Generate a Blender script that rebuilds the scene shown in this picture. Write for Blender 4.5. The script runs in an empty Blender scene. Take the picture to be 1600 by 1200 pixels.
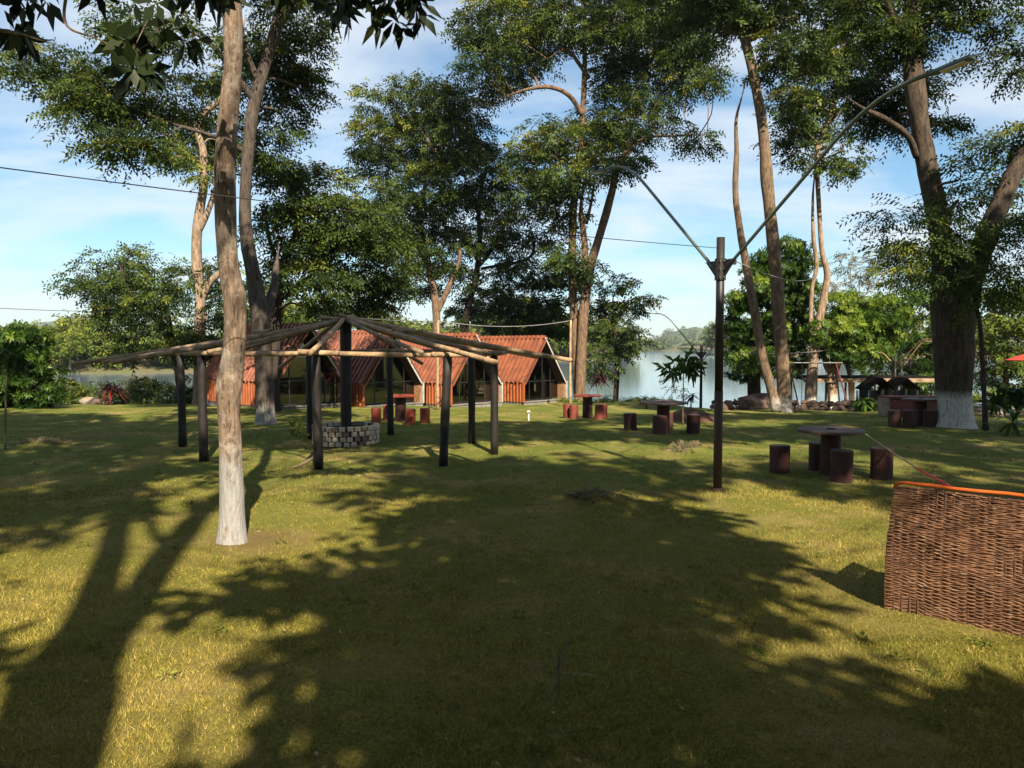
import bpy, math, random
import numpy as np
from mathutils import Vector, Matrix, noise as mnoise

R = math.radians
scene = bpy.context.scene
C = scene.collection
random.seed(7)
RNG = np.random.default_rng(11)

# ------------------------------------------------------------------ camera
CAM_H, PITCH, FPX = 2.2, R(2.8), 1200.0
cam_data = bpy.data.cameras.new('camera')
cam_data.sensor_width = 36.0
cam_data.lens = 27.0
cam_data.clip_start = 0.05
cam_data.clip_end = 9000.0
cam = bpy.data.objects.new('camera', cam_data)
C.objects.link(cam)
cam.location = (0, 0, CAM_H)
cam.rotation_euler = (math.pi / 2 - PITCH, 0, 0)
scene.camera = cam

# ------------------------------------------------------------------ sun and sky
SUN_EL = R(40.0)
SUN_H = Vector((0.27, -0.963, 0)).normalized()          # horizontal direction towards the sun
SUN_V = Vector((SUN_H.x * math.cos(SUN_EL), SUN_H.y * math.cos(SUN_EL), math.sin(SUN_EL)))
sun_data = bpy.data.lights.new('sun', 'SUN')
sun_data.energy = 5.0
sun_data.angle = R(0.53)
sun_data.color = (1.0, 0.86, 0.66)
sun = bpy.data.objects.new('sun', sun_data)
C.objects.link(sun)
sun.rotation_euler = (-SUN_V).to_track_quat('-Z', 'Y').to_euler()
sun.location = (5, -20, 30)

world = bpy.data.worlds.new('World')
scene.world = world
world.use_nodes = True
wn, wl = world.node_tree.nodes, world.node_tree.links
wn.clear()
w_out = wn.new('ShaderNodeOutputWorld')
w_bg = wn.new('ShaderNodeBackground')
w_bg.inputs['Strength'].default_value = 0.05
w_sky = wn.new('ShaderNodeTexSky')
w_sky.sky_type = 'NISHITA'
w_sky.sun_disc = False
w_sky.sun_elevation = SUN_EL
w_sky.sun_rotation = math.atan2(SUN_H.x, SUN_H.y)
w_sky.altitude = 50
w_sky.air_density = 1.0
w_sky.dust_density = 0.15
w_sky.ozone_density = 1.0
# thin high cloud: the view direction carried onto a flat layer overhead
w_tc = wn.new('ShaderNodeTexCoord')
w_sep = wn.new('ShaderNodeSeparateXYZ')
wl.new(w_tc.outputs['Generated'], w_sep.inputs[0])
w_z = wn.new('ShaderNodeMath'); w_z.operation = 'MAXIMUM'; w_z.inputs[1].default_value = 0.0
wl.new(w_sep.outputs['Z'], w_z.inputs[0])
w_za = wn.new('ShaderNodeMath'); w_za.operation = 'ADD'; w_za.inputs[1].default_value = 0.22
wl.new(w_z.outputs[0], w_za.inputs[0])
def wdiv(o):
    d = wn.new('ShaderNodeMath'); d.operation = 'DIVIDE'
    wl.new(o, d.inputs[0]); wl.new(w_za.outputs[0], d.inputs[1]); return d.outputs[0]
w_cmb = wn.new('ShaderNodeCombineXYZ')
wl.new(wdiv(w_sep.outputs['X']), w_cmb.inputs['X'])
wl.new(wdiv(w_sep.outputs['Y']), w_cmb.inputs['Y'])
w_map = wn.new('ShaderNodeMapping')
w_map.inputs['Scale'].default_value = (0.9, 1.7, 1.0)
w_map.inputs['Rotation'].default_value = (0, 0, R(24))
w_map.inputs['Location'].default_value = (0.35, 0.1, 0)
wl.new(w_cmb.outputs[0], w_map.inputs['Vector'])
w_no = wn.new('ShaderNodeTexNoise')
w_no.inputs['Scale'].default_value = 1.5
w_no.inputs['Detail'].default_value = 9.0
w_no.inputs['Roughness'].default_value = 0.55
w_no.inputs['Distortion'].default_value = 0.35
wl.new(w_map.outputs[0], w_no.inputs['Vector'])
w_rmp = wn.new('ShaderNodeValToRGB')
w_rmp.color_ramp.elements[0].position = 0.37
w_rmp.color_ramp.elements[0].color = (0.0, 0.0, 0.0, 1)
w_rmp.color_ramp.elements[1].position = 0.64
w_rmp.color_ramp.elements[1].color = (0.74, 0.74, 0.74, 1)
wl.new(w_no.outputs['Fac'], w_rmp.inputs['Fac'])
w_mix = wn.new('ShaderNodeMixRGB')
wl.new(w_rmp.outputs['Color'], w_mix.inputs['Fac'])
w_tint = wn.new('ShaderNodeMixRGB'); w_tint.blend_type = 'MULTIPLY'; w_tint.inputs['Fac'].default_value = 1.0
w_tint.inputs[2].default_value = (0.72, 0.97, 1.06, 1)
wl.new(w_sky.outputs[0], w_tint.inputs[1]); wl.new(w_tint.outputs[0], w_mix.inputs[1])
w_mix.inputs[2].default_value = (6.9, 7.3, 7.7, 1)
wl.new(w_mix.outputs[0], w_bg.inputs['Color'])
wl.new(w_bg.outputs[0], w_out.inputs['Surface'])

vs = scene.view_settings
vs.view_transform = 'Standard'
vs.look = 'None'
vs.exposure = 1.5
vs.gamma = 1.0
vs.use_curve_mapping = False
scene.cycles.max_bounces = 6
scene.cycles.diffuse_bounces = 3
scene.cycles.glossy_bounces = 3
scene.cycles.transmission_bounces = 6
scene.cycles.transparent_max_bounces = 8
scene.cycles.caustics_reflective = False
scene.cycles.caustics_refractive = False

# ------------------------------------------------------------------ finding places
def at(px, py, Y):
    """world point on the sight line of photo pixel (px, py) at distance Y ahead"""
    u, v = (px - 800) / FPX, (600 - py) / FPX
    dy = math.cos(PITCH) + v * math.sin(PITCH)
    dz = -math.sin(PITCH) + v * math.cos(PITCH)
    t = Y / dy
    return Vector((u * t, Y, CAM_H + dz * t))

def sm(a, b, x):
    t = np.clip((x - a) / (b - a), 0, 1)
    return t * t * (3 - 2 * t)

MOUNDS = []            # (x, y, height, radius)
def gz(x, y):
    """height of the ground"""
    x = np.asarray(x, float); y = np.asarray(y, float)
    z = -0.55 * sm(18, 36, y)
    z = z + 0.028 * np.sin(x * 0.55 + 1.3) * np.sin(y * 0.47) + 0.014 * np.sin(x * 1.9 + y * 1.1) + 0.008 * np.sin(x * 3.7 - y * 2.9)
    z = z + 0.22 * sm(-16, -9, -np.abs(x + 16)) * sm(22, 30, y) * (1 - sm(33, 36, y))
    for (mx, my, mh, mr) in MOUNDS:
        z = z + mh * np.exp(-((x - mx) ** 2 + (y - my) ** 2) / (mr * mr))
    # the step down to the lower terrace on the right
    edge = np.interp(x, [6, 9, 14, 40], [37.0, 33.4, 32.0, 30.0])
    terr = sm(7.5, 9.5, x)
    z = z - 0.95 * terr * sm(edge, edge + 0.9, y)
    shore = np.interp(x, [-60, -16, -12, 1, 3, 8.5, 12, 60], [35, 36, 45, 47, 38.0, 38.0, 45, 47])
    z = z - 4.2 * sm(shore, shore + 9, y)
    return z

def gp(px, py):
    """the ground point behind a photo pixel"""
    lo, hi = 2.0, 60.0
    for i in range(60):
        m = 0.5 * (lo + hi)
        p = at(px, py, m)
        if p.z > float(gz(p.x, p.y)): lo = m
        else: hi = m
    p = at(px, py, hi)
    return Vector((p.x, p.y, float(gz(p.x, p.y))))

def gz1(x, y): return float(gz(x, y))

# ------------------------------------------------------------------ materials
MATS = {}
def new_mat(name):
    m = bpy.data.materials.new(name); m.use_nodes = True
    n, l = m.node_tree.nodes, m.node_tree.links
    b = n['Principled BSDF']
    MATS[name] = m
    return m, n, l, b

def mat(name, c1, c2=None, scale=6.0, rough=0.75, bump=0.0, bscale=None, stretch=(1, 1, 1), metallic=0.0, spots=None, spec=0.4, lo=0.35, hi=0.65, world=False):
    m, n, l, b = new_mat(name)
    b.inputs['Roughness'].default_value = rough
    b.inputs['Metallic'].default_value = metallic
    b.inputs['Specular IOR Level'].default_value = spec
    c2 = c2 or tuple(x * 0.7 for x in c1)
    tc = n.new('ShaderNodeTexCoord')
    mp = n.new('ShaderNodeMapping'); mp.inputs['Scale'].default_value = stretch
    if world:
        gw = n.new('ShaderNodeNewGeometry'); src = gw.outputs['Position']
    else: src = tc.outputs['Object']
    l.new(src, mp.inputs['Vector'])
    no = n.new('ShaderNodeTexNoise'); no.inputs['Scale'].default_value = scale
    no.inputs['Detail'].default_value = 6; no.inputs['Roughness'].default_value = 0.65
    l.new(mp.outputs[0], no.inputs['Vector'])
    rp = n.new('ShaderNodeValToRGB')
    rp.color_ramp.elements[0].position = lo; rp.color_ramp.elements[0].color = (*c2, 1)
    rp.color_ramp.elements[1].position = hi; rp.color_ramp.elements[1].color = (*c1, 1)
    l.new(no.outputs['Fac'], rp.inputs['Fac'])
    out = rp.outputs['Color']
    if spots:
        sc, sscale, thr = spots
        n2 = n.new('ShaderNodeTexNoise'); n2.inputs['Scale'].default_value = sscale; n2.inputs['Detail'].default_value = 5
        l.new(src, n2.inputs['Vector'])
        r2 = n.new('ShaderNodeValToRGB')
        r2.color_ramp.elements[0].position = thr; r2.color_ramp.elements[1].position = thr + 0.1
        l.new(n2.outputs['Fac'], r2.inputs['Fac'])
        mx = n.new('ShaderNodeMixRGB'); l.new(r2.outputs['Color'], mx.inputs['Fac'])
        l.new(out, mx.inputs[1]); mx.inputs[2].default_value = (*sc, 1)
        out = mx.outputs[0]
    l.new(out, b.inputs['Base Color'])
    if bump:
        nb = n.new('ShaderNodeTexNoise'); nb.inputs['Scale'].default_value = bscale or scale * 3
        nb.inputs['Detail'].default_value = 5
        l.new(mp.outputs[0], nb.inputs['Vector'])
        bp = n.new('ShaderNodeBump'); bp.inputs['Strength'].default_value = bump; bp.inputs['Distance'].default_value = 0.02
        l.new(nb.outputs['Fac'], bp.inputs['Height']); l.new(bp.outputs[0], b.inputs['Normal'])
    return m

def leaf_mat(name, dark, light, young=None, rough=0.55, trans=0.25):
    """leaf colour from a per-leaf value stored on the mesh"""
    m, n, l, b = new_mat(name)
    a = n.new('ShaderNodeAttribute'); a.attribute_name = 'var'
    rp = n.new('ShaderNodeValToRGB')
    rp.color_ramp.elements[0].position = 0.0; rp.color_ramp.elements[0].color = (*dark, 1)
    rp.color_ramp.elements[1].position = 0.75; rp.color_ramp.elements[1].color = (*light, 1)
    e = rp.color_ramp.elements.new(1.0); e.color = (*(young or light), 1)
    l.new(a.outputs['Fac'], rp.inputs['Fac'])
    l.new(rp.outputs[0], b.inputs['Base Color'])
    b.inputs['Roughness'].default_value = rough
    b.inputs['Specular IOR Level'].default_value = 0.15
    t = n.new('ShaderNodeBsdfTranslucent')
    hs = n.new('ShaderNodeHueSaturation'); hs.inputs['Value'].default_value = 1.3; hs.inputs['Hue'].default_value = 0.485
    l.new(rp.outputs[0], hs.inputs['Color']); l.new(hs.outputs[0], t.inputs['Color'])
    mx = n.new('ShaderNodeMixShader'); mx.inputs[0].default_value = trans
    l.new(b.outputs[0], mx.inputs[1]); l.new(t.outputs[0], mx.inputs[2])
    l.new(mx.outputs[0], n['Material Output'].inputs['Surface'])
    return m

def bark_mat(name, c1, c2, paint_z=None, paint=(0.62, 0.6, 0.55), ring=False, soft=0.25, lichen=None):
    m, n, l, b = new_mat(name)
    b.inputs['Roughness'].default_value = 0.9
    b.inputs['Specular IOR Level'].default_value = 0.2
    g = n.new('ShaderNodeNewGeometry')
    mp = n.new('ShaderNodeMapping'); mp.inputs['Scale'].default_value = (3.2, 3.2, 0.8) if not ring else (1.2, 1.2, 5)
    l.new(g.outputs['Position'], mp.inputs['Vector'])
    no = n.new('ShaderNodeTexNoise'); no.inputs['Scale'].default_value = 3.0; no.inputs['Detail'].default_value = 8; no.inputs['Roughness'].default_value = 0.7
    l.new(mp.outputs[0], no.inputs['Vector'])
    rp = n.new('ShaderNodeValToRGB')
    rp.color_ramp.elements[0].position = 0.36; rp.color_ramp.elements[0].color = (*c2, 1)
    rp.color_ramp.elements[1].position = 0.62; rp.color_ramp.elements[1].color = (*c1, 1)
    l.new(no.outputs['Fac'], rp.inputs['Fac'])
    out = rp.outputs[0]
    # dark cracks running up the bark
    mp2 = n.new('ShaderNodeMapping'); mp2.inputs['Scale'].default_value = (9, 9, 1.6) if not ring else (2, 2, 14)
    l.new(g.outputs['Position'], mp2.inputs['Vector'])
    nc = n.new('ShaderNodeTexNoise'); nc.inputs['Scale'].default_value = 3.4; nc.inputs['Detail'].default_value = 7; nc.inputs['Roughness'].default_value = 0.72; nc.inputs['Distortion'].default_value = 0.6
    l.new(mp2.outputs[0], nc.inputs['Vector'])
    rc = n.new('ShaderNodeValToRGB'); rc.color_ramp.elements[0].position = 0.38; rc.color_ramp.elements[0].color = (0.30, 0.27, 0.25, 1); rc.color_ramp.elements[1].position = 0.50; rc.color_ramp.elements[1].color = (1, 1, 1, 1)
    l.new(nc.outputs['Fac'], rc.inputs['Fac'])
    mc = n.new('ShaderNodeMixRGB'); mc.blend_type = 'MULTIPLY'; mc.inputs['Fac'].default_value = 0.9
    l.new(out, mc.inputs[1]); l.new(rc.outputs[0], mc.inputs[2]); out = mc.outputs[0]
    if lichen:
        nl_ = n.new('ShaderNodeTexNoise'); nl_.inputs['Scale'].default_value = 4.2; nl_.inputs['Detail'].default_value = 7; nl_.inputs['Roughness'].default_value = 0.75
        l.new(g.outputs['Position'], nl_.inputs['Vector'])
        rl = n.new('ShaderNodeValToRGB'); rl.color_ramp.elements[0].position = 0.50; rl.color_ramp.elements[1].position = 0.60; rl.color_ramp.elements[1].color = (0.7, 0.7, 0.7, 1)
        l.new(nl_.outputs['Fac'], rl.inputs['Fac'])
        mm = n.new('ShaderNodeMixRGB'); l.new(rl.outputs[0], mm.inputs['Fac']); l.new(out, mm.inputs[1]); mm.inputs[2].default_value = (*lichen, 1); out = mm.outputs[0]
    if paint_z is not None:
        sp = n.new('ShaderNodeSeparateXYZ'); l.new(g.outputs['Position'], sp.inputs[0])
        n2 = n.new('ShaderNodeTexNoise'); n2.inputs['Scale'].default_value = 5.0; n2.inputs['Detail'].default_value = 6; n2.inputs['Roughness'].default_value = 0.75
        l.new(mp.outputs[0], n2.inputs['Vector'])
        ma = n.new('ShaderNodeMath'); ma.operation = 'MULTIPLY_ADD'; ma.inputs[1].default_value = soft * 4; ma.inputs[2].default_value = paint_z - soft * 2
        l.new(n2.outputs['Fac'], ma.inputs[0])
        sb = n.new('ShaderNodeMath'); sb.operation = 'SUBTRACT'; l.new(ma.outputs[0], sb.inputs[0]); l.new(sp.outputs['Z'], sb.inputs[1])
        ml = n.new('ShaderNodeMath'); ml.operation = 'MULTIPLY'; ml.inputs[1].default_value = 4.0; ml.use_clamp = True
        l.new(sb.outputs[0], ml.inputs[0])
        # bare scuffs in the paint
        n3 = n.new('ShaderNodeTexNoise'); n3.inputs['Scale'].default_value = 7.0; n3.inputs['Detail'].default_value = 5
        l.new(mp.outputs[0], n3.inputs['Vector'])
        r3 = n.new('ShaderNodeValToRGB'); r3.color_ramp.elements[0].position = 0.34; r3.color_ramp.elements[1].position = 0.50; r3.color_ramp.elements[0].color = (0.45, 0.45, 0.45, 1)
        l.new(n3.outputs['Fac'], r3.inputs['Fac'])
        m2 = n.new('ShaderNodeMath'); m2.operation = 'MULTIPLY'; l.new(ml.outputs[0], m2.inputs[0]); l.new(r3.outputs['Color'], m2.inputs[1])
        m3 = n.new('ShaderNodeMath'); m3.operation = 'MULTIPLY'; m3.inputs[1].default_value = 0.92; l.new(m2.outputs[0], m3.inputs[0])
        mx = n.new('ShaderNodeMixRGB'); l.new(m3.outputs[0], mx.inputs['Fac']); l.new(out, mx.inputs[1]); mx.inputs[2].default_value = (*paint, 1)
        out = mx.outputs[0]
    l.new(out, b.inputs['Base Color'])
    nb = nc
    bp = n.new('ShaderNodeBump'); bp.inputs['Strength'].default_value = 0.9; bp.inputs['Distance'].default_value = 0.045
    l.new(nb.outputs['Fac'], bp.inputs['Height']); l.new(bp.outputs[0], b.inputs['Normal'])
    return m

# ------------------------------------------------------------------ mesh building
class MB:
    def __init__(s): s.v, s.f = [], []
    def add(s, vs_, fs):
        o = len(s.v); s.v.extend([tuple(p) for p in vs_]); s.f.extend([tuple(i + o for i in f) for f in fs]); return s
    def box(s, c, d, M=None, taper=1.0):
        x, y, z = d[0] / 2, d[1] / 2, d[2] / 2
        P = [(-x, -y, -z), (x, -y, -z), (x, y, -z), (-x, y, -z), (-x * taper, -y * taper, z), (x * taper, -y * taper, z), (x * taper, y * taper, z), (-x * taper, y * taper, z)]
        c = Vector(c)
        P = [(M @ Vector(p) if M else Vector(p)) + c for p in P]
        return s.add(P, [(0, 3, 2, 1), (4, 5, 6, 7), (0, 1, 5, 4), (1, 2, 6, 5), (2, 3, 7, 6), (3, 0, 4, 7)])
    def tube(s, pts, rad, n=8, cap=True, jit=0.0, seed=0):
        pts = [Vector(p) for p in pts]
        if not hasattr(rad, '__len__'): rad = [rad] * len(pts)
        vs_, fs = [], []
        up = Vector((0.31, 0.2, 0.93))
        prev = None
        for i, p in enumerate(pts):
            t = (pts[min(i + 1, len(pts) - 1)] - pts[max(i - 1, 0)])
            if t.length < 1e-9: t = Vector((0, 0, 1))
            t.normalize()
            if prev is None:
                a = t.orthogonal().normalized()
            else:
                a = prev - t * prev.dot(t)
                a = a.normalized() if a.length > 1e-6 else t.orthogonal().normalized()
            prev = a
            b = t.cross(a)
            for k in range(n):
                an = 2 * math.pi * k / n
                d = a * math.cos(an) + b * math.sin(an)
                r = rad[i]
                if jit:
                    q = p + d * r
                    r *= 1 + jit * (mnoise.noise(Vector((q.x * 2.2 + seed, q.y * 2.2, q.z * 0.8))) * 1.2 + 0.6 * mnoise.noise(Vector((q.x * 7 + seed, q.y * 7, q.z * 2.0))))
                vs_.append(p + d * r)
        for i in range(len(pts) - 1):
            for k in range(n):
                k2 = (k + 1) % n
                fs.append((i * n + k, i * n + k2, (i + 1) * n + k2, (i + 1) * n + k))
        if cap:
            fs.append(tuple(range(n - 1, -1, -1)))
            fs.append(tuple((len(pts) - 1) * n + k for k in range(n)))
        return s.add(vs_, fs)
    def lathe(s, prof, c=(0, 0, 0), n=24, capb=True, capt=True):
        c = Vector(c); vs_, fs = [], []
        for (r, z) in prof:
            for k in range(n):
                a = 2 * math.pi * k / n
                vs_.append(c + Vector((r * math.cos(a), r * math.sin(a), z)))
        for i in range(len(prof) - 1):
            for k in range(n):
                k2 = (k + 1) % n
                fs.append((i * n + k, i * n + k2, (i + 1) * n + k2, (i + 1) * n + k))
        if capb: fs.append(tuple(range(n - 1, -1, -1)))
        if capt: fs.append(tuple((len(prof) - 1) * n + k for k in range(n)))
        return s.add(vs_, fs)
    def build(s, name, m, parent=None, smooth=False):
        me = bpy.data.meshes.new(name)
        me.from_pydata(s.v, [], s.f)
        if smooth: me.polygons.foreach_set('use_smooth', [True] * len(me.polygons))
        me.materials.append(MATS[m] if isinstance(m, str) else m)
        me.update()
        o = bpy.data.objects.new(name, me); C.objects.link(o)
        if parent is not None: o.parent = parent
        return o

def np_mesh(name, V, F, m, parent=None, var=None, smooth=False):
    """V (n,3), F (k,3 or 4) arrays straight into a mesh"""
    V = np.ascontiguousarray(V, np.float32); F = np.ascontiguousarray(F, np.int32)
    me = bpy.data.meshes.new(name)
    k = F.shape[1]
    me.vertices.add(len(V)); me.vertices.foreach_set('co', V.ravel())
    me.loops.add(F.size); me.loops.foreach_set('vertex_index', F.ravel())
    me.polygons.add(len(F)); me.polygons.foreach_set('loop_start', np.arange(0, F.size, k, dtype=np.int32))
    try: me.polygons.foreach_set('loop_total', np.full(len(F), k, np.int32))
    except Exception: pass
    if smooth: me.polygons.foreach_set('use_smooth', np.ones(len(F), bool))
    if var is not None:
        a = me.attributes.new('var', 'FLOAT', 'POINT'); a.data.foreach_set('value', np.ascontiguousarray(var, np.float32))
    me.materials.append(MATS[m] if isinstance(m, str) else m)
    me.update(); me.validate()
    o = bpy.data.objects.new(name, me); C.objects.link(o)
    if parent is not None: o.parent = parent
    return o

def tag(o, label=None, cat=None, group=None, kind=None):
    if label: o['label'] = label
    if cat: o['category'] = cat
    if group: o['group'] = group
    if kind: o['kind'] = kind
    return o

def thing(name, label, cat, loc=(0, 0, 0), rz=0.0, group=None):
    o = bpy.data.objects.new(name, None); C.objects.link(o)
    o.empty_display_size = 0.2
    o.location = loc; o.rotation_euler = (0, 0, rz)
    return tag(o, label, cat, group)

def spline(P, per=6):
    """Catmull-Rom through rows of numbers"""
    P = [np.array(p, float) for p in P]
    if len(P) < 3:
        return [P[0] + (P[-1] - P[0]) * t for t in np.linspace(0, 1, per + 1)]
    Q = [2 * P[0] - P[1]] + P + [2 * P[-1] - P[-2]]
    out = []
    for i in range(1, len(Q) - 2):
        for j in range(per):
            t = j / per
            a, b, c, d = Q[i - 1], Q[i], Q[i + 1], Q[i + 2]
            out.append(0.5 * ((2 * b) + (-a + c) * t + (2 * a - 5 * b + 4 * c - d) * t * t + (-a + 3 * b - 3 * c + d) * t ** 3))
    out.append(Q[-2]); return out

# ------------------------------------------------------------------ palette
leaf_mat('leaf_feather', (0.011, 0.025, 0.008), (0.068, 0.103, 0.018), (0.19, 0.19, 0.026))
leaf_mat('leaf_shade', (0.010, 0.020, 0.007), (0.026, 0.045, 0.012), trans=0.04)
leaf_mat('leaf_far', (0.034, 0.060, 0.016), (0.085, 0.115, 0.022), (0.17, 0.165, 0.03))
leaf_mat('leaf_mango', (0.013, 0.034, 0.007), (0.058, 0.110, 0.012), (0.14, 0.19, 0.022), rough=0.4)
leaf_mat('leaf_big', (0.010, 0.017, 0.008), (0.024, 0.038, 0.011), (0.07, 0.08, 0.02), rough=0.45, trans=0.2)
leaf_mat('leaf_bright', (0.045, 0.075, 0.012), (0.12, 0.155, 0.020), (0.22, 0.22, 0.035))
leaf_mat('leaf_pale', (0.07, 0.07, 0.04), (0.15, 0.135, 0.08), (0.24, 0.2, 0.115))
leaf_mat('leaf_red', (0.05, 0.012, 0.012), (0.16, 0.02, 0.02), (0.35, 0.03, 0.03), rough=0.4)
leaf_mat('leaf_purple', (0.018, 0.008, 0.012), (0.05, 0.015, 0.022), (0.12, 0.02, 0.03), rough=0.4)
leaf_mat('grass_blade', (0.066, 0.078, 0.013), (0.25, 0.215, 0.038), (0.46, 0.345, 0.10), rough=0.6, trans=0.12)
bark_mat('bark_near', (0.27, 0.20, 0.145), (0.10, 0.072, 0.052), paint_z=1.05, paint=(0.31, 0.31, 0.31), soft=0.26, lichen=(0.36, 0.31, 0.26))
bark_mat('bark_grey', (0.11, 0.09, 0.075), (0.04, 0.032, 0.028), paint_z=0.55, paint=(0.27, 0.26, 0.24), soft=0.35)
bark_mat('bark_brown', (0.22, 0.145, 0.095), (0.075, 0.05, 0.035))
bark_mat('bark_pale', (0.33, 0.255, 0.185), (0.15, 0.105, 0.075))
bark_mat('bark_pale_white', (0.33, 0.24, 0.165), (0.14, 0.095, 0.065), paint_z=0.0, paint=(0.46, 0.44, 0.39), soft=0.2)
bark_mat('bark_twin', (0.22, 0.155, 0.10), (0.09, 0.065, 0.045), paint_z=0.25, paint=(0.36, 0.34, 0.31), soft=0.3)
bark_mat('bark_big', (0.10, 0.075, 0.056), (0.03, 0.024, 0.02), paint_z=1.0, paint=(0.56, 0.54, 0.49), soft=0.05)
bark_mat('bark_dark', (0.065, 0.05, 0.042), (0.026, 0.02, 0.018))

# lawn: worn green and straw-coloured turf
def lawn_material():
    m, n, l, b = new_mat('turf')
    b.inputs['Roughness'].default_value = 0.95; b.inputs['Specular IOR Level'].default_value = 0.1
    g = n.new('ShaderNodeNewGeometry')
    def noise(s, d=5, r=0.6):
        x = n.new('ShaderNodeTexNoise'); x.inputs['Scale'].default_value = s; x.inputs['Detail'].default_value = d; x.inputs['Roughness'].default_value = r
        l.new(g.outputs['Position'], x.inputs['Vector']); return x.outputs['Fac']
    def ramp(f, a, ca, c, cc):
        r = n.new('ShaderNodeValToRGB'); r.color_ramp.elements[0].position = a; r.color_ramp.elements[0].color = (*ca, 1)
        r.color_ramp.elements[1].position = c; r.color_ramp.elements[1].color = (*cc, 1); l.new(f, r.inputs['Fac']); return r.outputs[0]
    dry = ramp(noise(38, 6, 0.75), 0.34, (0.060, 0.064, 0.012), 0.68, (0.240, 0.208, 0.040))
    lush = ramp(noise(34, 6, 0.75), 0.34, (0.042, 0.060, 0.012), 0.68, (0.155, 0.178, 0.034))
    sp = n.new('ShaderNodeSeparateXYZ'); l.new(g.outputs['Position'], sp.inputs[0])
    ya = n.new('ShaderNodeMath'); ya.operation = 'MULTIPLY_ADD'; ya.inputs[1].default_value = 9.0; l.new(noise(0.35, 4, 0.6), ya.inputs[0]); l.new(sp.outputs['Y'], ya.inputs[2])
    mry = n.new('ShaderNodeMapRange'); mry.inputs['From Min'].default_value = 11.0; mry.inputs['From Max'].default_value = 20.0; l.new(ya.outputs[0], mry.inputs['Value'])
    mg = n.new('ShaderNodeMixRGB'); l.new(mry.outputs[0], mg.inputs['Fac']); l.new(dry, mg.inputs[1]); l.new(lush, mg.inputs[2])
    base = mg.outputs[0]
    straw = ramp(noise(60, 5, 0.75), 0.35, (0.14, 0.105, 0.038), 0.66, (0.34, 0.265, 0.10))
    k = ramp(noise(0.75, 6, 0.62), 0.48, (0, 0, 0), 0.70, (1, 1, 1))
    mx = n.new('ShaderNodeMixRGB'); l.new(k, mx.inputs['Fac']); l.new(base, mx.inputs[1]); l.new(straw, mx.inputs[2])
    soil = ramp(noise(1.7, 7, 0.7), 0.63, (0, 0, 0), 0.72, (0.55, 0.55, 0.55))
    mx2 = n.new('ShaderNodeMixRGB'); l.new(soil, mx2.inputs['Fac']); l.new(mx.outputs[0], mx2.inputs[1]); mx2.inputs[2].default_value = (0.12, 0.075, 0.04, 1)
    out = mx2.outputs[0]
    for (cx, cy, r_) in ((-3.05, 8.65, 0.75), (-2.6, 8.6, 0.7), (3.1, 11.65, 0.35), (-10.5, 18.5, 1.2), (-3.4, 16.2, 1.1)):
        vd = n.new('ShaderNodeVectorMath'); vd.operation = 'DISTANCE'; vd.inputs[1].default_value = (cx, cy, 0); l.new(g.outputs['Position'], vd.inputs[0])
        ad = n.new('ShaderNodeMath'); ad.operation = 'MULTIPLY_ADD'; ad.inputs[1].default_value = 1.3; l.new(noise(5, 5, 0.7), ad.inputs[0]); l.new(vd.outputs['Value'], ad.inputs[2])
        rs_ = ramp(ad.outputs[0], 0.0, (1, 1, 1), 1.0, (0, 0, 0))
        mr = n.new('ShaderNodeMapRange'); mr.inputs['From Min'].default_value = r_ + 0.65; mr.inputs['From Max'].default_value = r_ + 0.2; mr.inputs['To Max'].default_value = 0.38
        l.new(ad.outputs[0], mr.inputs['Value'])
        ms = n.new('ShaderNodeMixRGB'); l.new(mr.outputs[0], ms.inputs['Fac']); l.new(out, ms.inputs[1]); ms.inputs[2].default_value = (0.13, 0.082, 0.042, 1); out = ms.outputs[0]
    l.new(out, b.inputs['Base Color'])
    bp = n.new('ShaderNodeBump'); bp.inputs['Strength'].default_value = 0.9; bp.inputs['Distance'].default_value = 0.035
    l.new(noise(26, 8, 0.8), bp.inputs['Height']); l.new(bp.outputs[0], b.inputs['Normal'])
lawn_material()

def water_material():
    m, n, l, b = new_mat('lake_water')
    b.inputs['Base Color'].default_value = (0.085, 0.125, 0.155, 1)
    b.inputs['Roughness'].default_value = 0.09
    b.inputs['IOR'].default_value = 1.33
    g = n.new('ShaderNodeNewGeometry')
    mp = n.new('ShaderNodeMapping'); mp.inputs['Scale'].default_value = (0.5, 1.3, 1); l.new(g.outputs['Position'], mp.inputs['Vector'])
    no = n.new('ShaderNodeTexNoise'); no.inputs['Scale'].default_value = 1.1; no.inputs['Detail'].default_value = 5; l.new(mp.outputs[0], no.inputs['Vector'])
    bp = n.new('ShaderNodeBump'); bp.inputs['Strength'].default_value = 0.07; bp.inputs['Distance'].default_value = 0.08
    l.new(no.outputs['Fac'], bp.inputs['Height']); l.new(bp.outputs[0], b.inputs['Normal'])
water_material()
mat('far_ground', (0.07, 0.085, 0.03), (0.10, 0.07, 0.04), scale=0.15, rough=1.0)
mat('far_hill', (0.055, 0.075, 0.035), (0.03, 0.05, 0.025), scale=0.02, rough=1.0)

# ------------------------------------------------------------------ the ground
m1, m2, m3, m4, m5 = gp(935, 782), gp(1075, 706), gp(65, 697), gp(1078, 655), gp(760, 930)
MOUNDS += [(m1.x, m1.y, 0.10, 0.42), (m2.x, m2.y, 0.13, 0.45), (m3.x, m3.y, 0.11, 0.5), (m4.x, m4.y, 0.10, 0.9), (m5.x, m5.y, 0.04, 0.8)]

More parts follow.
